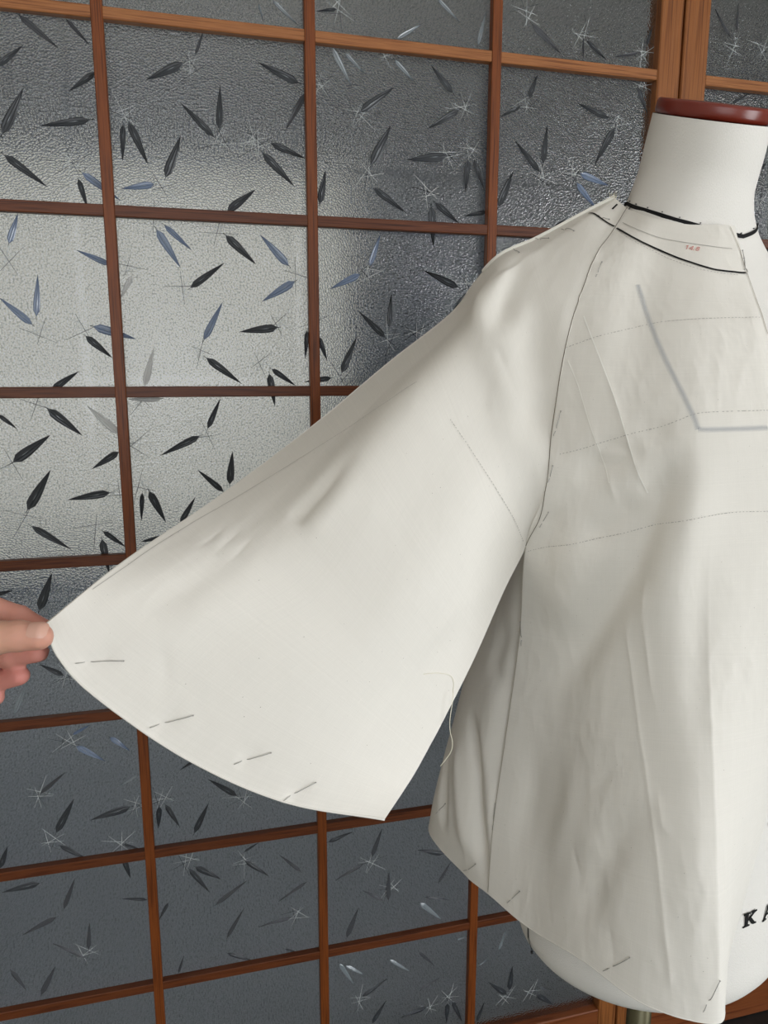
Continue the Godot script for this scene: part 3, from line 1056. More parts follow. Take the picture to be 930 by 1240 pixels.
func toile() -> void:
	var o := base("muslin_toile")
	tag(o, "unbleached cotton muslin toile of half a blouse pinned on the dress form", "blouse")
	P.sleeve = panel(PackedStringArray([
		"3577,12696,-6014 ; 3579,12687,-6003 ; 3579,12674,-5982 ; 3607,12645,-5964 ; 3634,12617,-5947 ; 3617,12576,-5864",
		"3286,12543,-6089 ; 3239,12497,-5977 ; 3194,12447,-5865 ; 3162,12327,-5708 ; 3145,12223,-5589 ; 3134,12131,-5488",
		"2948,12362,-6136 ; 2879,12280,-5947 ; 2830,12195,-5794 ; 2798,11951,-5545 ; 2804,11737,-5388 ; 2829,11553,-5288",
		"2622,12210,-6190 ; 2516,12091,-5876 ; 2478,11984,-5710 ; 2542,11585,-5518 ; 2629,11171,-5361 ; 2700,10841,-5239",
		"2550,12032,-6570 ; 2414,11907,-6140 ; 2288,11777,-5729 ; 2356,11294,-5432 ; 2502,10767,-5270 ; 2651,10353,-5221",
		"2463,11784,-6954 ; 2288,11632,-6348 ; 2111,11478,-5733 ; 2184,10948,-5404 ; 2339,10390,-5261 ; 2620,9853,-5467",
		"1847,11318,-6959 ; 1735,11179,-6265 ; 1630,11039,-5600 ; 1816,10542,-5294 ; 2048,10056,-5181 ; 2426,9488,-5445",
		"1086,10767,-6692 ; 1094,10644,-6018 ; 1123,10507,-5453 ; 1427,10016,-5188 ; 1709,9591,-5115 ; 2151,8982,-5351",
		"242,10265,-6136 ; 410,10127,-5680 ; 608,9939,-5359 ; 1052,9463,-5120 ; 1342,9139,-5076 ; 1856,8537,-5231",
		"-499,9896,-5534 ; -300,9772,-5368 ; -66,9600,-5255 ; 518,9140,-5073 ; 970,8755,-5017 ; 1570,8204,-5068",
		"-989,9582,-5186 ; -919,9339,-5178 ; -693,9044,-5139 ; -112,8556,-5040 ; 545,8200,-4921 ; 1261,8011,-4818"]), 170, 120, [
		fold(-7, 11, false, 0.5, 0.9, "2711,12199,-5907 ; 2444,11816,-5633 ; 2301,11432,-5511"),
		fold(3, 10, false, 0.9, 0.9, "2461,12017,-6023 ; 2247,11659,-5681 ; 2097,11371,-5633"),
		fold(3, 14, false, 0.9, 0.9, "2628,11881,-5610 ; 2473,11559,-5522 ; 2373,11307,-5431"),
		fold(-1.6, 6, true, 0.6, 0.9, "2249,11529,-5593 ; 2340,11382,-5472 ; 2478,10965,-5316"),
		fold(-3, 14, false, 0.9, 0.9, "2701,11121,-5292 ; 2572,10871,-5290 ; 2433,10686,-5272"),
		fold(-5, 8, false, 1.2, 0.25, "1280,10718,-5551 ; 1011,10449,-5500 ; 829,10258,-5478 ; 698,10120,-5447"),
		fold(1.5, 9, false, 0.9, 0.6, "1239,10488,-5381 ; 934,10193,-5364 ; 748,10045,-5371"),
		fold(-1.3, 4, true, 0.7, 0.7, "36,9965,-5549 ; 137,10024,-5623 ; 226,10072,-5677"),
		fold(-1.3, 4, true, 0.7, 0.7, "127,9923,-5466 ; 242,10002,-5552 ; 346,10076,-5628"),
		fold(-1.3, 4, true, 0.7, 0.7, "241,9883,-5395 ; 331,9962,-5459 ; 410,10031,-5521"),
		fold(1.2, 4, true, 0.9, 0.9, "93,10068,-5732 ; 206,10002,-5563 ; 376,9942,-5424"),
		fold(1, 3, true, 0.9, 0.9, "1421,9055,-5092 ; 1835,9369,-5171 ; 2589,9797,-5474"),
		fold(-2, 12, false, 0.9, 0.9, "1081,8511,-5003 ; 1704,9064,-5164 ; 2335,9473,-5399"),
		fold(-1.2, 5, true, 0.9, 0.9, "-310,9483,-5234 ; -236,9256,-5170 ; -221,8972,-5111"),
		fold(-1.6, 6, false, 0.5, 0.9, "-839,9300,-5182 ; -756,9289,-5187 ; -509,9304,-5194"),
		fold(-1.6, 6, false, 0.5, 0.9, "-379,8802,-5092 ; -290,8817,-5090 ; -113,8895,-5090"),
		fold(-1.6, 6, false, 0.5, 0.9, "209,8494,-5002 ; 256,8513,-5001 ; 416,8583,-4998"),
		fold(-1.6, 6, false, 0.5, 0.9, "545,8206,-4922 ; 612,8245,-4927 ; 748,8327,-4941"),
		fold(-2.5, 12, false, 0.9, 0.9, "-661,9589,-5276 ; -104,9716,-5308 ; 569,10090,-5502"),
		fold(2, 16, false, 0.9, 0.9, "-800,9361,-5198 ; -229,9422,-5212 ; 537,9768,-5284"),
		], 0.00045, 71, Vector3(1, 1, 1))
	P.body = panel(PackedStringArray([
		"3617,12576,-5864 ; 3622,12465,-5578 ; 3722,12408,-5445 ; 3859,12376,-5363 ; 4021,12373,-5309 ; 4152,12375,-5286 ; 4216,12373,-5290",
		"3139,12133,-5498 ; 3309,12107,-5359 ; 3510,12079,-5269 ; 3687,12037,-5138 ; 3856,12003,-5052 ; 4059,11975,-5020 ; 4146,11966,-5018",
		"2837,11554,-5302 ; 3022,11536,-5140 ; 3249,11516,-5025 ; 3447,11512,-4869 ; 3646,11515,-4766 ; 3951,11521,-4687 ; 4094,11517,-4681",
		"2700,10841,-5239 ; 2894,10834,-5024 ; 3112,10832,-4832 ; 3340,10831,-4639 ; 3539,10847,-4536 ; 3955,10881,-4448 ; 4179,10889,-4441",
		"2651,10353,-5221 ; 2883,10321,-5037 ; 3103,10316,-4825 ; 3323,10325,-4602 ; 3565,10333,-4498 ; 4047,10358,-4404 ; 4330,10365,-4402",
		"2620,9853,-5467 ; 2868,9807,-5165 ; 3107,9795,-4865 ; 3329,9813,-4590 ; 3586,9824,-4462 ; 4098,9845,-4370 ; 4434,9837,-4386",
		"2739,8914,-5777 ; 2951,8961,-5391 ; 3132,9042,-4941 ; 3347,9123,-4575 ; 3619,9147,-4412 ; 4146,9126,-4378 ; 4506,9084,-4429",
		"2713,7937,-5928 ; 2950,8006,-5495 ; 3102,8189,-4949 ; 3359,8317,-4541 ; 3659,8364,-4339 ; 4191,8345,-4428 ; 4505,8328,-4543",
		"2643,7024,-5988 ; 2904,7067,-5527 ; 3054,7333,-4920 ; 3331,7482,-4455 ; 3693,7487,-4237 ; 4188,7464,-4491 ; 4500,7474,-4678",
		"2605,6260,-5987 ; 2799,6244,-5492 ; 2997,6378,-4883 ; 3303,6301,-4421 ; 3777,6263,-4164 ; 4021,6251,-4431 ; 4233,6235,-4644"]), 260, 230, [
		fold(-10, 15, false, 0.35, 0.9, "3387,10804,-4598 ; 3270,10368,-4648 ; 3165,9785,-4789 ; 3028,8988,-5201 ; 2913,8247,-5570"),
		fold(4, 20, false, 0.6, 0.9, "3482,10789,-4543 ; 3420,10260,-4541 ; 3322,9700,-4597 ; 3196,9052,-4812"),
		fold(7, 22, false, 0.8, 0.8, "2851,10253,-5074 ; 2888,9625,-5210 ; 2896,9006,-5481"),
		fold(-4, 13, false, 0.8, 0.8, "2790,10410,-5104 ; 2963,10582,-4939 ; 3158,10805,-4784"),
		fold(-4, 12, false, 0.8, 0.6, "2867,9914,-5133 ; 3021,10093,-4927 ; 3190,10358,-4731"),
		fold(-1.5, 8, true, 0.9, 0.9, "3025,7694,-5134 ; 3123,8050,-4882 ; 3262,8345,-4668"),
		fold(-6, 15, false, 0.8, 0.8, "3318,8065,-4558 ; 3128,7462,-4767 ; 3005,6752,-4935 ; 2949,6386,-5009"),
		fold(3, 12, false, 0.9, 0.9, "3032,8187,-5197 ; 3003,7567,-5223 ; 2904,6809,-5422"),
		fold(-3, 12, false, 0.9, 0.9, "2873,8215,-5647 ; 2868,7486,-5658 ; 2768,6699,-5730"),
		fold(1.3, 2.6, true, 0.5, 0.3, "2934,11657,-5275 ; 3040,11060,-4959 ; 3137,10566,-4778 ; 3198,10359,-4722 ; 3201,9873,-4734 ; 3245,9404,-4706 ; 3295,8917,-4641 ; 3338,8665,-4582"),
		fold(1.1, 2.4, true, 0.5, 0.2, "2801,11343,-5253 ; 2854,11093,-5125 ; 2928,10715,-4975 ; 3087,10168,-4849 ; 3140,9470,-4870 ; 3209,9060,-4787 ; 3260,8490,-4681 ; 3281,8303,-4637 ; 3334,7590,-4463 ; 3400,6859,-4357 ; 3466,6341,-4296"),
		fold(1.6, 5, true, 0.9, 0.2, "3551,10380,-4504 ; 3612,9165,-4415 ; 3659,8365,-4339 ; 3693,7487,-4237 ; 3776,6291,-4166"),
		fold(-3, 13, false, 0.9, 0.9, "3522,10142,-4499 ; 3538,9164,-4438 ; 3540,8215,-4362"),
		fold(-1.6, 7, true, 0.8, 0.8, "3107,6892,-4732 ; 3128,6636,-4666 ; 3136,6446,-4634"),
		fold(-1.6, 7, true, 0.8, 0.8, "2995,7356,-5189 ; 3002,7071,-5032 ; 2986,6783,-5002"),
		fold(1.5, 6, true, 0.8, 0.8, "3339,8140,-4543 ; 3361,7835,-4467 ; 3435,7743,-4376"),
		fold(1.5, 6, true, 0.8, 0.8, "3054,7564,-4970 ; 3087,7278,-4828 ; 3097,7018,-4767"),
		fold(-2.5, 10, false, 0.8, 0.8, "2671,10301,-5215 ; 2749,10032,-5231 ; 2735,9650,-5413"),
		fold(-2, 10, false, 0.9, 0.9, "3081,10831,-4858 ; 3223,10826,-4732 ; 3379,10821,-4608"),
		], 0.0007, 72, Vector3(1.2, 0.55, 1.2))
	P.back = panel(PackedStringArray([
		"2629,9848,-5485 ; 2736,9687,-5902 ; 2941,9442,-6468 ; 3332,9357,-6883 ; 3974,9401,-7026 ; 4797,9506,-6916",
		"2748,8907,-5795 ; 2666,8789,-6075 ; 2727,8571,-6730 ; 3057,8443,-7264 ; 3756,8566,-7289 ; 4724,8807,-7038",
		"2721,7927,-5947 ; 2558,7792,-6206 ; 2519,7601,-6836 ; 2939,7495,-7398 ; 3747,7626,-7395 ; 4748,7870,-7135",
		"2651,7011,-6006 ; 2470,6899,-6301 ; 2386,6785,-6974 ; 2827,6742,-7428 ; 3703,6887,-7458 ; 4848,7125,-7212",
		"2613,6244,-6006 ; 2505,6216,-6375 ; 2376,6228,-7152 ; 2797,6198,-7539 ; 3764,6403,-7546 ; 4930,6701,-7294"]), 130, 150, [
		fold(-9, 9, false, 0.5, 0.5, "2563,8063,-6413 ; 2525,7391,-6206 ; 2575,6647,-6109 ; 2610,6296,-6023"),
		fold(4, 9, false, 0.6, 0.4, "2503,7717,-6602 ; 2448,7103,-6417 ; 2504,6442,-6292"),
		fold(-6, 7, false, 0.5, 0.5, "2476,7420,-6836 ; 2385,6942,-6707 ; 2396,6477,-6688"),
		fold(-4, 12, false, 0.8, 0.8, "2692,9150,-5884 ; 2650,8611,-6081 ; 2663,8234,-6007"),
		fold(3, 8, false, 0.8, 0.4, "2636,7548,-6050 ; 2609,6938,-6064 ; 2590,6390,-6085"),
		], 0.0005, 73, Vector3(1.2, 0.5, 1.2), Vector3(-1, 0, -0.2))
	put("front_panel", cloth(P.body, 0.0009, Vector2(0.30, 0.66)), M.cloth, o)
	put("back_panel", cloth(P.back, 0.0009, Vector2(0.55, 0.50)), M.cloth, o)
	# the sleeve is a flattened tube: its back hangs behind the front, joined along the shoulder and the lower seam
	var bs := Drape.new()
	var gaps := [0.012, 0.02, 0.035, 0.06, 0.085, 0.10, 0.09, 0.075, 0.055, 0.036, 0.020]
	var away := Vector3(0.2515, -0.06, -0.9678)
	var nu: int = P.sleeve.g.size() - 1
	var nv: int = P.sleeve.g[0].size() - 1
	var smooth: Array = spread(net(PackedStringArray([
		"3577,12696,-6014 ; 3579,12687,-6003 ; 3579,12674,-5982 ; 3607,12645,-5964 ; 3634,12617,-5947 ; 3617,12576,-5864",
		"3286,12543,-6089 ; 3239,12497,-5977 ; 3194,12447,-5865 ; 3162,12327,-5708 ; 3145,12223,-5589 ; 3134,12131,-5488",
		"2948,12362,-6136 ; 2879,12280,-5947 ; 2830,12195,-5794 ; 2798,11951,-5545 ; 2804,11737,-5388 ; 2829,11553,-5288",
		"2622,12210,-6190 ; 2516,12091,-5876 ; 2478,11984,-5710 ; 2542,11585,-5518 ; 2629,11171,-5361 ; 2700,10841,-5239",
		"2550,12032,-6570 ; 2414,11907,-6140 ; 2288,11777,-5729 ; 2356,11294,-5432 ; 2502,10767,-5270 ; 2651,10353,-5221",
		"2463,11784,-6954 ; 2288,11632,-6348 ; 2111,11478,-5733 ; 2184,10948,-5404 ; 2339,10390,-5261 ; 2620,9853,-5467",
		"1847,11318,-6959 ; 1735,11179,-6265 ; 1630,11039,-5600 ; 1816,10542,-5294 ; 2048,10056,-5181 ; 2426,9488,-5445",
		"1086,10767,-6692 ; 1094,10644,-6018 ; 1123,10507,-5453 ; 1427,10016,-5188 ; 1709,9591,-5115 ; 2151,8982,-5351",
		"242,10265,-6136 ; 410,10127,-5680 ; 608,9939,-5359 ; 1052,9463,-5120 ; 1342,9139,-5076 ; 1856,8537,-5231",
		"-499,9896,-5534 ; -300,9772,-5368 ; -66,9600,-5255 ; 518,9140,-5073 ; 970,8755,-5017 ; 1570,8204,-5068",
		"-989,9582,-5186 ; -919,9339,-5178 ; -693,9044,-5139 ; -112,8556,-5040 ; 545,8200,-4921 ; 1261,8011,-4818"])), nu, nv)
	for i in nu + 1:
		var x := i / float(nu) * 10.0
		var k := mini(int(x), 9)
		var gap: float = lerpf(gaps[k], gaps[k + 1], x - k)
		var row := PackedVector3Array()
		for j in nv + 1:
			var v := j / float(nv)
			var bow := pow(sin(PI * v), 0.7) * gap
			if i == nu: bow = maxf(bow, 0.0)
			row.append(smooth[i][j] + away * (bow + 0.0012))
		bs.g.append(row)
	bs.n.assign(normals_of(bs.g, -away))
	put("sleeve_front", cloth(P.sleeve, 0.0009, Vector2(0.30, 0.50)), M.cloth, o)
	put("sleeve_back", cloth(bs, 0.0009, Vector2(0.30, 0.50)), M.cloth, o)
	# turned hems: the fold of the cloth seen at its lower edges
	for q in [["sleeve", 0.0011], ["body", 0.0009], ["back", 0.0009]]:
		var pts := []
		for k in 121: pts.append(P[q[0]].at(1.0, k / 120.0, -0.0006))
		put("hem", tube_mesh(pts, q[1], 6), M.cloth, o)
	# shoulder seam: the back's allowance rolled over the top edge
	var roll := []
	for k in 61:
		roll.append(P.sleeve.at(lerpf(0.0, 0.36, k / 60.0), 0.0, 0.0004))
	put("shoulder_seam", tube_mesh(roll, 0.0017, 8), M.crease_light, o)
	# raw back neck edge that stands up with frayed threads
	var tuft := SurfaceTool.new()
	tuft.begin(Mesh.PRIMITIVE_TRIANGLES)
	for k in 12:
		var a: Vector3 = P.sleeve.at(0.0, k / 22.0, 0.0) + Vector3(rng.randf_range(-0.004, 0.002), 0, rng.randf_range(-0.004, 0.0))
		var b := a + Vector3(rng.randf_range(-0.001, 0.003), rng.randf_range(0.003, 0.006), rng.randf_range(-0.002, 0.002))
		tube(tuft, [a, a.lerp(b, 0.5) + Vector3(0.0005, 0, 0), b], [0.00025, 0.0002, 0.00012], 5)
	tuft.generate_normals()
	put("frayed_edge", tuft.commit(), M.thread, o)
	# seams
	put("raglan_seam", ribbon(P.body.path(uvs("23,0 ; 671,166 ; 1112,5 ; 1688,36 ; 2223,0 ; 2745,0 ; 3333,2 ; 3873,0 ; 4445,1 ; 5092,213 ; 5553,30"), 0.0017), 0.0006), M.seam_dark, o)
	put("side_seam", ribbon(P.body.path(uvs("5579,9 ; 5975,0 ; 6253,0 ; 6667,0 ; 7195,0 ; 7778,0 ; 8292,0 ; 8889,0 ; 9449,0 ; 9975,0"), 0.0005), 0.0007), M.seam_line, o)
	# lines drawn, traced and taped on the cloth, and the form's tapes showing through it
	draw_line("press_crease", M.crease_light, 0.9, "body", 0.0, 0.0005, "2031,529 ; 2499,1662 ; 2954,2560 ; 3391,3150 ; 3884,3619 ; 4330,4054", o)
	draw_line("press_crease", M.crease_light, 0.7, "body", 0.0, 0.0005, "2570,228 ; 2916,1050 ; 3563,2010 ; 4191,2625", o)
	draw_line("style_tape", M.black_tape, 1.4, "sleeve", 0.0, 0.0007, "91,5711 ; 171,5789 ; 250,5864", o)
	draw_line("style_tape", M.black_tape, 1.6, "sleeve", 0.0, 0.0007, "748,2205 ; 582,5467 ; 427,9996", o)
	draw_line("style_tape", M.black_tape, 1.6, "body", 0.0, 0.0007, "500,232 ; 651,1539 ; 817,2858 ; 972,4292 ; 1046,5225 ; 1100,6239 ; 1119,7165 ; 1084,9584", o)
	draw_line("pencil_line", M.pencil, 0.5, "body", 0.0, 0.0005, "337,329 ; 440,1750 ; 539,3088 ; 562,4108 ; 568,5113 ; 593,6645 ; 586,8205", o)
	draw_line("pencil_line", M.pencil, 0.45, "sleeve", 0.0, 0.0005, "9408,182 ; 9050,324 ; 8668,333 ; 8193,484 ; 7631,915 ; 7139,1489 ; 6645,2245 ; 6207,3276 ; 5790,3857", o)
	draw_line("traced_line", M.pencil, 0.4, "body", 0.0013, 0.0005, "2433,30 ; 2250,1849 ; 2065,4170 ; 2006,6752 ; 1975,9517", o)
	draw_line("traced_line", M.pencil, 0.4, "body", 0.0013, 0.0005, "3777,434 ; 3642,1430 ; 3507,2374 ; 3285,4348 ; 3133,6175 ; 3159,8390", o)
	draw_line("traced_line", M.pencil, 0.4, "body", 0.0013, 0.0005, "5624,121 ; 5338,1549 ; 5070,3191 ; 4816,4761 ; 4638,6961 ; 4645,8047", o)
	draw_line("traced_line", M.pencil, 0.4, "body", 0.0013, 0.0005, "596,695 ; 896,2926 ; 1061,4334 ; 1167,6255 ; 1158,8442", o)
	draw_line("traced_line", M.pencil, 0.4, "sleeve", 0.0013, 0.0005, "5588,5404 ; 5407,6849 ; 5117,8801 ; 5054,9763", o)
	draw_line("painted_edge_shadow", M.seam_line, 0.5, "body", 0.0, 0.0005, "55,8530 ; 523,9508 ; 1075,10000 ; 1743,9932 ; 2235,9800", o)  # shadow of the raw edge, painted as a thin darker line
	draw_line("tape_showing_through", M.ghost, 4.5, "body", 0.0, 0.00035, "1544,2778 ; 2000,3671 ; 2569,4698 ; 2932,5458 ; 3169,6000 ; 3324,6215", o)
	draw_line("tape_showing_through", M.ghost, 2.97, "body", 0.0, 0.00045, "1544,2778 ; 2000,3671 ; 2569,4698 ; 2932,5458 ; 3169,6000 ; 3324,6215", o)
	draw_line("tape_showing_through", M.ghost, 1.485, "body", 0.0, 0.00055, "1544,2778 ; 2000,3671 ; 2569,4698 ; 2932,5458 ; 3169,6000 ; 3324,6215", o)
	draw_line("tape_showing_through", M.ghost, 4.5, "body", 0.0, 0.00035, "3324,6215 ; 3348,7087 ; 3366,7713 ; 3377,8286", o)
	draw_line("tape_showing_through", M.ghost, 2.97, "body", 0.0, 0.00045, "3324,6215 ; 3348,7087 ; 3366,7713 ; 3377,8286", o)
	draw_line("tape_showing_through", M.ghost, 1.485, "body", 0.0, 0.00055, "3324,6215 ; 3348,7087 ; 3366,7713 ; 3377,8286", o)
	# a loose thread hanging from the lower sleeve seam
	var th := []
	for q in [Vector3(0.1919, 0.8765, -0.5205), Vector3(0.1907, 0.8691, -0.5187), Vector3(0.1887, 0.8557, -0.5182), Vector3(0.1885, 0.8457, -0.5172), Vector3(0.1906, 0.8351, -0.5167), Vector3(0.1889, 0.8266, -0.5171), Vector3(0.1811, 0.8157, -0.5181)]: th.append(q)
	var fine := []
	var c := PackedVector3Array(th)
	for k in 41: fine.append(knot(c, k / 40.0))
	put("loose_thread", tube_mesh(fine, 0.00026, 6), M.thread, o)
	var curl := P.sleeve.path(uvs("7762,8998 ; 7604,9260 ; 7488,9583 ; 7529,9777 ; 7621,9866"), 0.0004) as Array
	var cp := []
	for q in curl: cp.append(q[0])
	put("loose_thread", tube_mesh(cp, 0.00018, 5), M.thread, o)
	# red pencil note
	for q in [["14.8", 0.0698, 0.5298]]:
		var t := TextMesh.new()
		t.text = q[0]
		var font := SystemFont.new()
		font.font_names = PackedStringArray(["Droid Sans"])
		t.font = font
		t.font_size = 16
		t.pixel_size = 0.00036
		t.depth = 0.0002
		var l := put("pencil_note", t, M.red_pencil, o)
		var at: Vector3 = P.body.at(q[1], q[2], 0.0004)
		var n: Vector3 = (P.body.at(q[1], q[2], 0.001) - P.body.at(q[1], q[2], 0.0)).normalized()
		l.transform = Transform3D(Basis.looking_at(-n, Vector3.UP) * Basis(Vector3(0, 0, 1), -0.25) * Basis(Vector3(1, 0, 0), Vector3(0.18, 1, 0), Vector3(0, 0, 1)), at)


func draw_line(called: String, mat: Material, width: float, on: String, dash: float, lift: float, text: String, parent: Node) -> void:
	var o := put(called, ribbon(P[on].path(uvs(text), lift, 0.0004 if dash > 0 else 0.0015), width * 0.001, dash), mat, parent)
	if dash > 0: o.set_meta("kind", "stuff")


# ------------------------------------------------------------------ pins
func pins() -> void:
	pin("sleeve", Vector2(9652, 3824), Vector2(9924, 2634), "steel dressmaking pin in the sleeve hem just beside the fingertips")
	pin("sleeve", Vector2(9682, 5499), Vector2(9947, 5107), "steel pin in the sleeve hem, second from the holding hand")
	pin("sleeve", Vector2(9626, 7174), Vector2(9855, 6714), "steel pin in the sleeve hem, third from the holding hand")
	pin("sleeve", Vector2(9713, 8316), Vector2(9989, 7953), "steel pin in the sleeve hem nearest its hanging lower corner")
	pin("back", Vector2(9159, 1137), Vector2(9850, 2003), "small steel pin in the back panel hem beside the side seam")
	pin("back", Vector2(7569, 3238), Vector2(8197, 3442), "small steel pin at the outermost left corner of the back hem")
	pin("body", Vector2(9621, 1208), Vector2(9892, 819), "steel pin in the front hem just right of the side seam")
	pin("body", Vector2(9684, 4529), Vector2(9946, 3911), "steel pin in the middle of the front hem above the pole")
	pin("body", Vector2(9658, 6663), Vector2(9906, 6203), "steel pin standing steeply in the lowest front corner of the hem")
	pin("body", Vector2(8638, 0), Vector2(9001, 0), "steel pin low on the side seam")
	pin("body", Vector2(6453, 0), Vector2(6719, 121), "steel pin high on the side seam just under the sleeve")
	pin("body", Vector2(1237, 518), Vector2(1470, 512), "steel pin near the top of the raglan seam below the black neck tape")
	pin("body", Vector2(3146, 288), Vector2(3489, 104), "steel pin in the raglan seam at bust height")
	pin("body", Vector2(4000, 177), Vector2(4319, 50), "steel pin in the raglan seam below bust height")
	pin("body", Vector2(4884, 416), Vector2(5211, 332), "lowest steel pin of the raglan seam, right at the underarm")
	pin("sleeve", Vector2(2525, 1700), Vector2(2629, 408), "steel pin at the outer end of the shoulder seam")
	pin("sleeve", Vector2(1784, 2237), Vector2(2082, 26), "steel pin lying flat in the middle of the shoulder seam")
	pin("sleeve", Vector2(1223, 4525), Vector2(1461, 1910), "steel pin on the shoulder seam, second from the neck")
	pin("sleeve", Vector2(447, 7431), Vector2(594, 5005), "short steel pin at the neck end of the shoulder seam under the black tape")
	pin("body", Vector2(608, 10000), Vector2(1075, 10000), "upright steel pin at the centre front neck edge")
	pin("body", Vector2(780, 10000), Vector2(1135, 9609), "slanted steel pin leaning right at the centre front neck edge")

# a steel pin that dips under the cloth for a stitch near its point
func pin(on: String, h: Vector2, t: Vector2, label: String) -> void:
	h *= 0.0001
	t *= 0.0001
	var pts := []
	for k in 13:
		var x := k / 12.0
		var q := h.lerp(t, x)
		var lift := 0.0012 - 0.0022 * exp(-pow((x - 0.72) / 0.09, 2.0))
		pts.append(P[on].at(q.x, q.y, lift))
	var at: Vector3 = pts[0]
	var o := base("dressmaking_pin", at)
	tag(o, label, "pin", "steel pins stuck in the muslin toile")
	var shaft := []
	for p in pts: shaft.append(p - at)
	put("shaft", tube_mesh(shaft, 0.00025, 6), M.steel, o)
	var s := SphereMesh.new()
	s.radius = 0.00062
	s.height = 0.0010
	s.radial_segments = 10
	s.rings = 6
	put("pin_head", s, M.steel, o)


# ------------------------------------------------------------------ the hand that holds the sleeve
func hand() -> void:
	var bones := [
		[Vector3(-0.3101, 0.8444, -0.5516), Vector3(-0.2452, 0.8967, -0.5312), 0.0300, 0.0250, 0.0120, 0.00, 0.00],
		[Vector3(-0.2398, 0.9020, -0.5309), Vector3(-0.2021, 0.9452, -0.5852), 0.0220, 0.0120, 0.0120, 0.10, 0.20],
		[Vector3(-0.2398, 0.9020, -0.5309), Vector3(-0.1870, 0.9747, -0.5713), 0.0220, 0.0120, 0.0120, 0.10, 0.20],
		[Vector3(-0.2415, 0.8953, -0.5332), Vector3(-0.2052, 0.9169, -0.5858), 0.0210, 0.0120, 0.0120, 0.10, 0.20],
		[Vector3(-0.2427, 0.8890, -0.5344), Vector3(-0.1987, 0.8942, -0.5744), 0.0200, 0.0110, 0.0120, 0.10, 0.20],
		[Vector3(-0.2291, 0.9148, -0.5253), Vector3(-0.1898, 0.9379, -0.5280), 0.0200, 0.0150, 0.0120, 0.10, 0.20],
		[Vector3(-0.1870, 0.9747, -0.5713), Vector3(-0.1462, 0.9642, -0.5576), 0.0102, 0.0084, 0.0030, 0.30, 0.45],
		[Vector3(-0.1462, 0.9642, -0.5576), Vector3(-0.1204, 0.9558, -0.5472), 0.0084, 0.0076, 0.0030, 0.45, 0.60],
		[Vector3(-0.1204, 0.9558, -0.5472), Vector3(-0.1009, 0.9479, -0.5353), 0.0076, 0.0066, 0.0030, 0.60, 0.75],
		[Vector3(-0.2023, 0.9423, -0.5847), Vector3(-0.1556, 0.9237, -0.5637), 0.0104, 0.0084, 0.0030, 0.35, 0.52],
		[Vector3(-0.1556, 0.9237, -0.5637), Vector3(-0.1277, 0.9284, -0.5458), 0.0084, 0.0078, 0.0030, 0.52, 0.68],
		[Vector3(-0.1277, 0.9284, -0.5458), Vector3(-0.1079, 0.9330, -0.5352), 0.0078, 0.0069, 0.0030, 0.68, 0.85],
		[Vector3(-0.2052, 0.9169, -0.5858), Vector3(-0.1664, 0.9004, -0.5725), 0.0100, 0.0082, 0.0030, 0.50, 0.65],
		[Vector3(-0.1664, 0.9004, -0.5725), Vector3(-0.1433, 0.9065, -0.5550), 0.0082, 0.0076, 0.0030, 0.65, 0.80],
		[Vector3(-0.1433, 0.9065, -0.5550), Vector3(-0.1227, 0.9148, -0.5419), 0.0076, 0.0069, 0.0030, 0.80, 0.95],
		[Vector3(-0.1987, 0.8942, -0.5744), Vector3(-0.1730, 0.8838, -0.5709), 0.0090, 0.0072, 0.0030, 0.50, 0.63],
		[Vector3(-0.1730, 0.8838, -0.5709), Vector3(-0.1548, 0.8897, -0.5590), 0.0072, 0.0066, 0.0030, 0.63, 0.77],
		[Vector3(-0.1548, 0.8897, -0.5590), Vector3(-0.1413, 0.8974, -0.5496), 0.0066, 0.0062, 0.0030, 0.77, 0.90],
		[Vector3(-0.2240, 0.9148, -0.5240), Vector3(-0.1637, 0.9426, -0.5064), 0.0170, 0.0125, 0.0040, 0.00, 0.09],
		[Vector3(-0.1637, 0.9426, -0.5064), Vector3(-0.1231, 0.9585, -0.4979), 0.0125, 0.0099, 0.0040, 0.09, 0.17],
		[Vector3(-0.1231, 0.9585, -0.4979), Vector3(-0.1109, 0.9595, -0.4949), 0.0099, 0.0094, 0.0040, 0.17, 0.26],
		[Vector3(-0.1109, 0.9595, -0.4949), Vector3(-0.0975, 0.9594, -0.4904), 0.0094, 0.0085, 0.0040, 0.26, 0.35],
	]
	var o := base("person", Vector3(-0.2398, 0.9020, -0.5309))
	tag(o, "person's hand reaching in from the left, thumb and fingers pinching the sleeve hem", "person")
	var m := field_mesh(bones, 0.0026, o.position)
	put("hand", m, M.skin, o)
	# thumb nail: a curved plate let into the thumb's upper side
	var g := []
	var ax: Vector3 = Vector3(0.9496, -0.0090, 0.3135)
	var up: Vector3 = Vector3(0.2425, 0.6548, -0.7158)
	var nn: Vector3 = ax.cross(up).normalized()
	for i in 9:
		var row := PackedVector3Array()
		for j in 9:
			var s := (i - 4) / 4.0
			var t := (j - 4) / 4.0
			var w := sqrt(1.0 - (0.75 if s > 0 else 0.45) * s * s * s * s) * 0.0058
			var y := t * w
			row.append(Vector3(-0.0960, 0.9604, -0.4902) - o.position + ax * (s * 0.0062) + up * y + nn * (sqrt(maxf(0.0, 0.0086 * 0.0086 - y * y)) + 0.0003 - (0.0028 if s > 0 else 0.0004) * s * s))
		g.append(row)
	var st := SurfaceTool.new()
	st.begin(Mesh.PRIMITIVE_TRIANGLES)
	sheet(st, g)
	st.generate_normals()
	st.index()
	put("thumb_nail", st.commit(), M.nail, o)

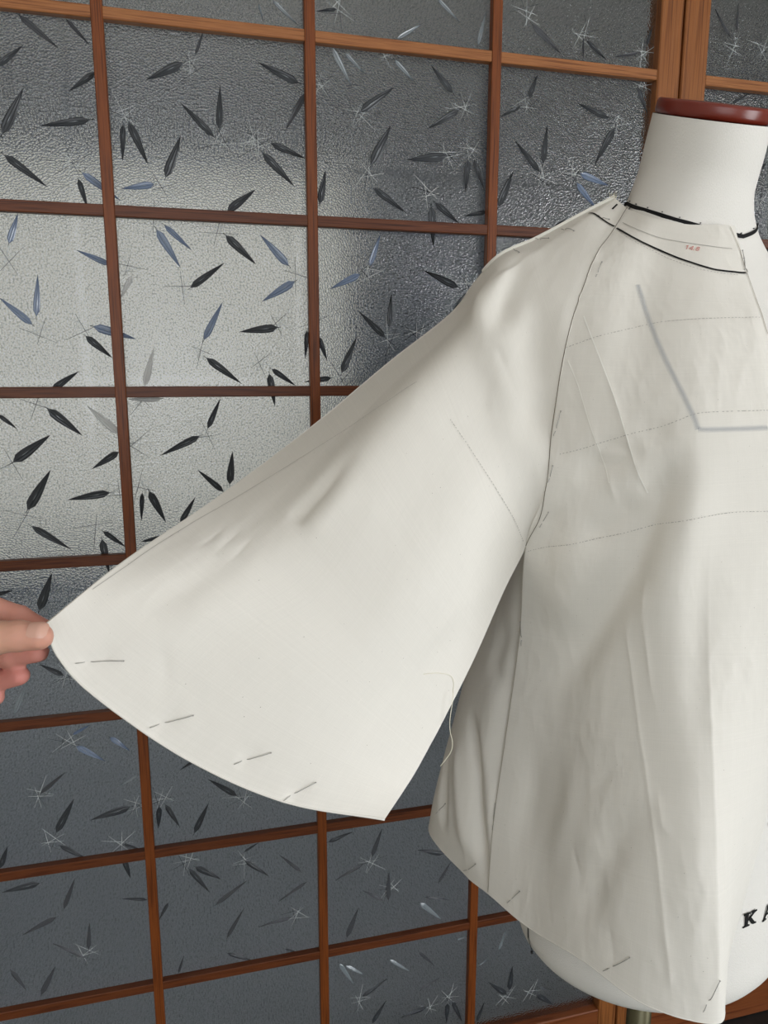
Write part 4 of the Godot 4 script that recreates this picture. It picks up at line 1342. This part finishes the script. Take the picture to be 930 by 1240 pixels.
# bones [a, b, radius a, radius b, chain, pinkness] joined by a smooth minimum, meshed as surface nets
func field_mesh(bones: Array, cell: float, origin: Vector3) -> ArrayMesh:
	var box := AABB(bones[0][0], Vector3.ZERO)
	for b in bones:
		box = box.expand(b[0] - Vector3.ONE * (b[2] + 0.008)).expand(b[0] + Vector3.ONE * (b[2] + 0.008))
		box = box.expand(b[1] - Vector3.ONE * (b[3] + 0.008)).expand(b[1] + Vector3.ONE * (b[3] + 0.008))
	var n := Vector3i((box.size / cell).ceil()) + Vector3i.ONE
	var f := PackedFloat32Array()
	f.resize(n.x * n.y * n.z)
	f.fill(0.01)
	var near := PackedFloat32Array()
	near.resize(f.size())
	# visit the cells near each bone only
	for b in bones:
		var r: float = maxf(b[2], b[3]) + 0.007
		var lo := Vector3i(((b[0].min(b[1]) - Vector3.ONE * r - box.position) / cell).floor()).clamp(Vector3i.ZERO, n - Vector3i.ONE)
		var hi := Vector3i(((b[0].max(b[1]) + Vector3.ONE * r - box.position) / cell).ceil()).clamp(Vector3i.ZERO, n - Vector3i.ONE)
		var ab: Vector3 = b[1] - b[0]
		var l2 := ab.length_squared()
		var blend: float = b[4]
		for z in range(lo.z, hi.z + 1):
			for y in range(lo.y, hi.y + 1):
				for x in range(lo.x, hi.x + 1):
					var p := box.position + Vector3(x, y, z) * cell
					var t := clampf((p - b[0]).dot(ab) / l2, 0, 1)
					var d: float = p.distance_to(b[0] + ab * t) - lerpf(b[2], b[3], t)
					var at := (z * n.y + y) * n.x + x
					var old := f[at]
					var h := maxf(blend - absf(old - d), 0.0) / blend
					f[at] = minf(old, d) - h * h * blend * 0.25
	var verts := {}
	var list := PackedVector3Array()
	var cols := PackedColorArray()
	for z in n.z - 1:
		for y in n.y - 1:
			for x in n.x - 1:
				var vals := []
				var neg := 0
				for k in 8:
					var v := f[((z + (k >> 2)) * n.y + y + ((k >> 1) & 1)) * n.x + x + (k & 1)]
					vals.append(v)
					if v < 0: neg += 1
				if neg == 0 or neg == 8: continue
				var sum := Vector3.ZERO
				var hits := 0
				for k in 8:
					for axis in [1, 2, 4]:
						if k & axis: continue
						var a: float = vals[k]
						var b: float = vals[k | axis]
						if (a < 0) == (b < 0): continue
						var t := a / (a - b)
						var pa := Vector3(k & 1, (k >> 1) & 1, k >> 2)
						var pb := Vector3((k | axis) & 1, ((k | axis) >> 1) & 1, (k | axis) >> 2)
						sum += pa.lerp(pb, t)
						hits += 1
				verts[(z * n.y + y) * n.x + x] = list.size()
				var p := box.position + (Vector3(x, y, z) + sum / hits) * cell
				list.append(p - origin)
				# skin is pinker towards the fingertips
				var pink := 0.0
				var best := 1.0
				for b in bones:
					var q := Geometry3D.get_closest_point_to_segment(p, b[0], b[1])
					var d: float = p.distance_to(q) - b[2]
					if d < best:
						best = d
						var t: float = q.distance_to(b[0]) / maxf(0.0001, b[0].distance_to(b[1]))
						pink = lerpf(b[5], b[6], t)
				cols.append(Color(0.80, 0.625, 0.53).lerp(Color(0.80, 0.52, 0.48), pink).srgb_to_linear())
	var idx := PackedInt32Array()
	for z in range(1, n.z - 1):
		for y in range(1, n.y - 1):
			for x in range(1, n.x - 1):
				var here := f[(z * n.y + y) * n.x + x]
				for axis in 3:
					var nx := x + (1 if axis == 0 else 0)
					var ny := y + (1 if axis == 1 else 0)
					var nz := z + (1 if axis == 2 else 0)
					var there := f[(nz * n.y + ny) * n.x + nx]
					if (here < 0) == (there < 0): continue
					var c := []
					for k in [[0, 0], [1, 0], [1, 1], [0, 1]]:
						var q := Vector3i(x, y, z)
						q[(axis + 1) % 3] -= k[0]
						q[(axis + 2) % 3] -= k[1]
						c.append(verts.get((q.z * n.y + q.y) * n.x + q.x, -1))
					if c.has(-1): continue
					if here < 0:
						for k in [0, 2, 1, 0, 3, 2]: idx.append(c[k])
					else:
						for k in [0, 1, 2, 0, 2, 3]: idx.append(c[k])
	var arrays := []
	arrays.resize(Mesh.ARRAY_MAX)
	arrays[Mesh.ARRAY_VERTEX] = list
	arrays[Mesh.ARRAY_COLOR] = cols
	arrays[Mesh.ARRAY_INDEX] = idx
	# normals from the faces
	var nr := PackedVector3Array()
	nr.resize(list.size())
	for k in range(0, idx.size(), 3):
		var fn := (list[idx[k + 2]] - list[idx[k]]).cross(list[idx[k + 1]] - list[idx[k]])
		for q in 3: nr[idx[k + q]] += fn
	for k in nr.size(): nr[k] = nr[k].normalized()
	arrays[Mesh.ARRAY_NORMAL] = nr
	var m := ArrayMesh.new()
	m.add_surface_from_arrays(Mesh.PRIMITIVE_TRIANGLES, arrays)
	return m
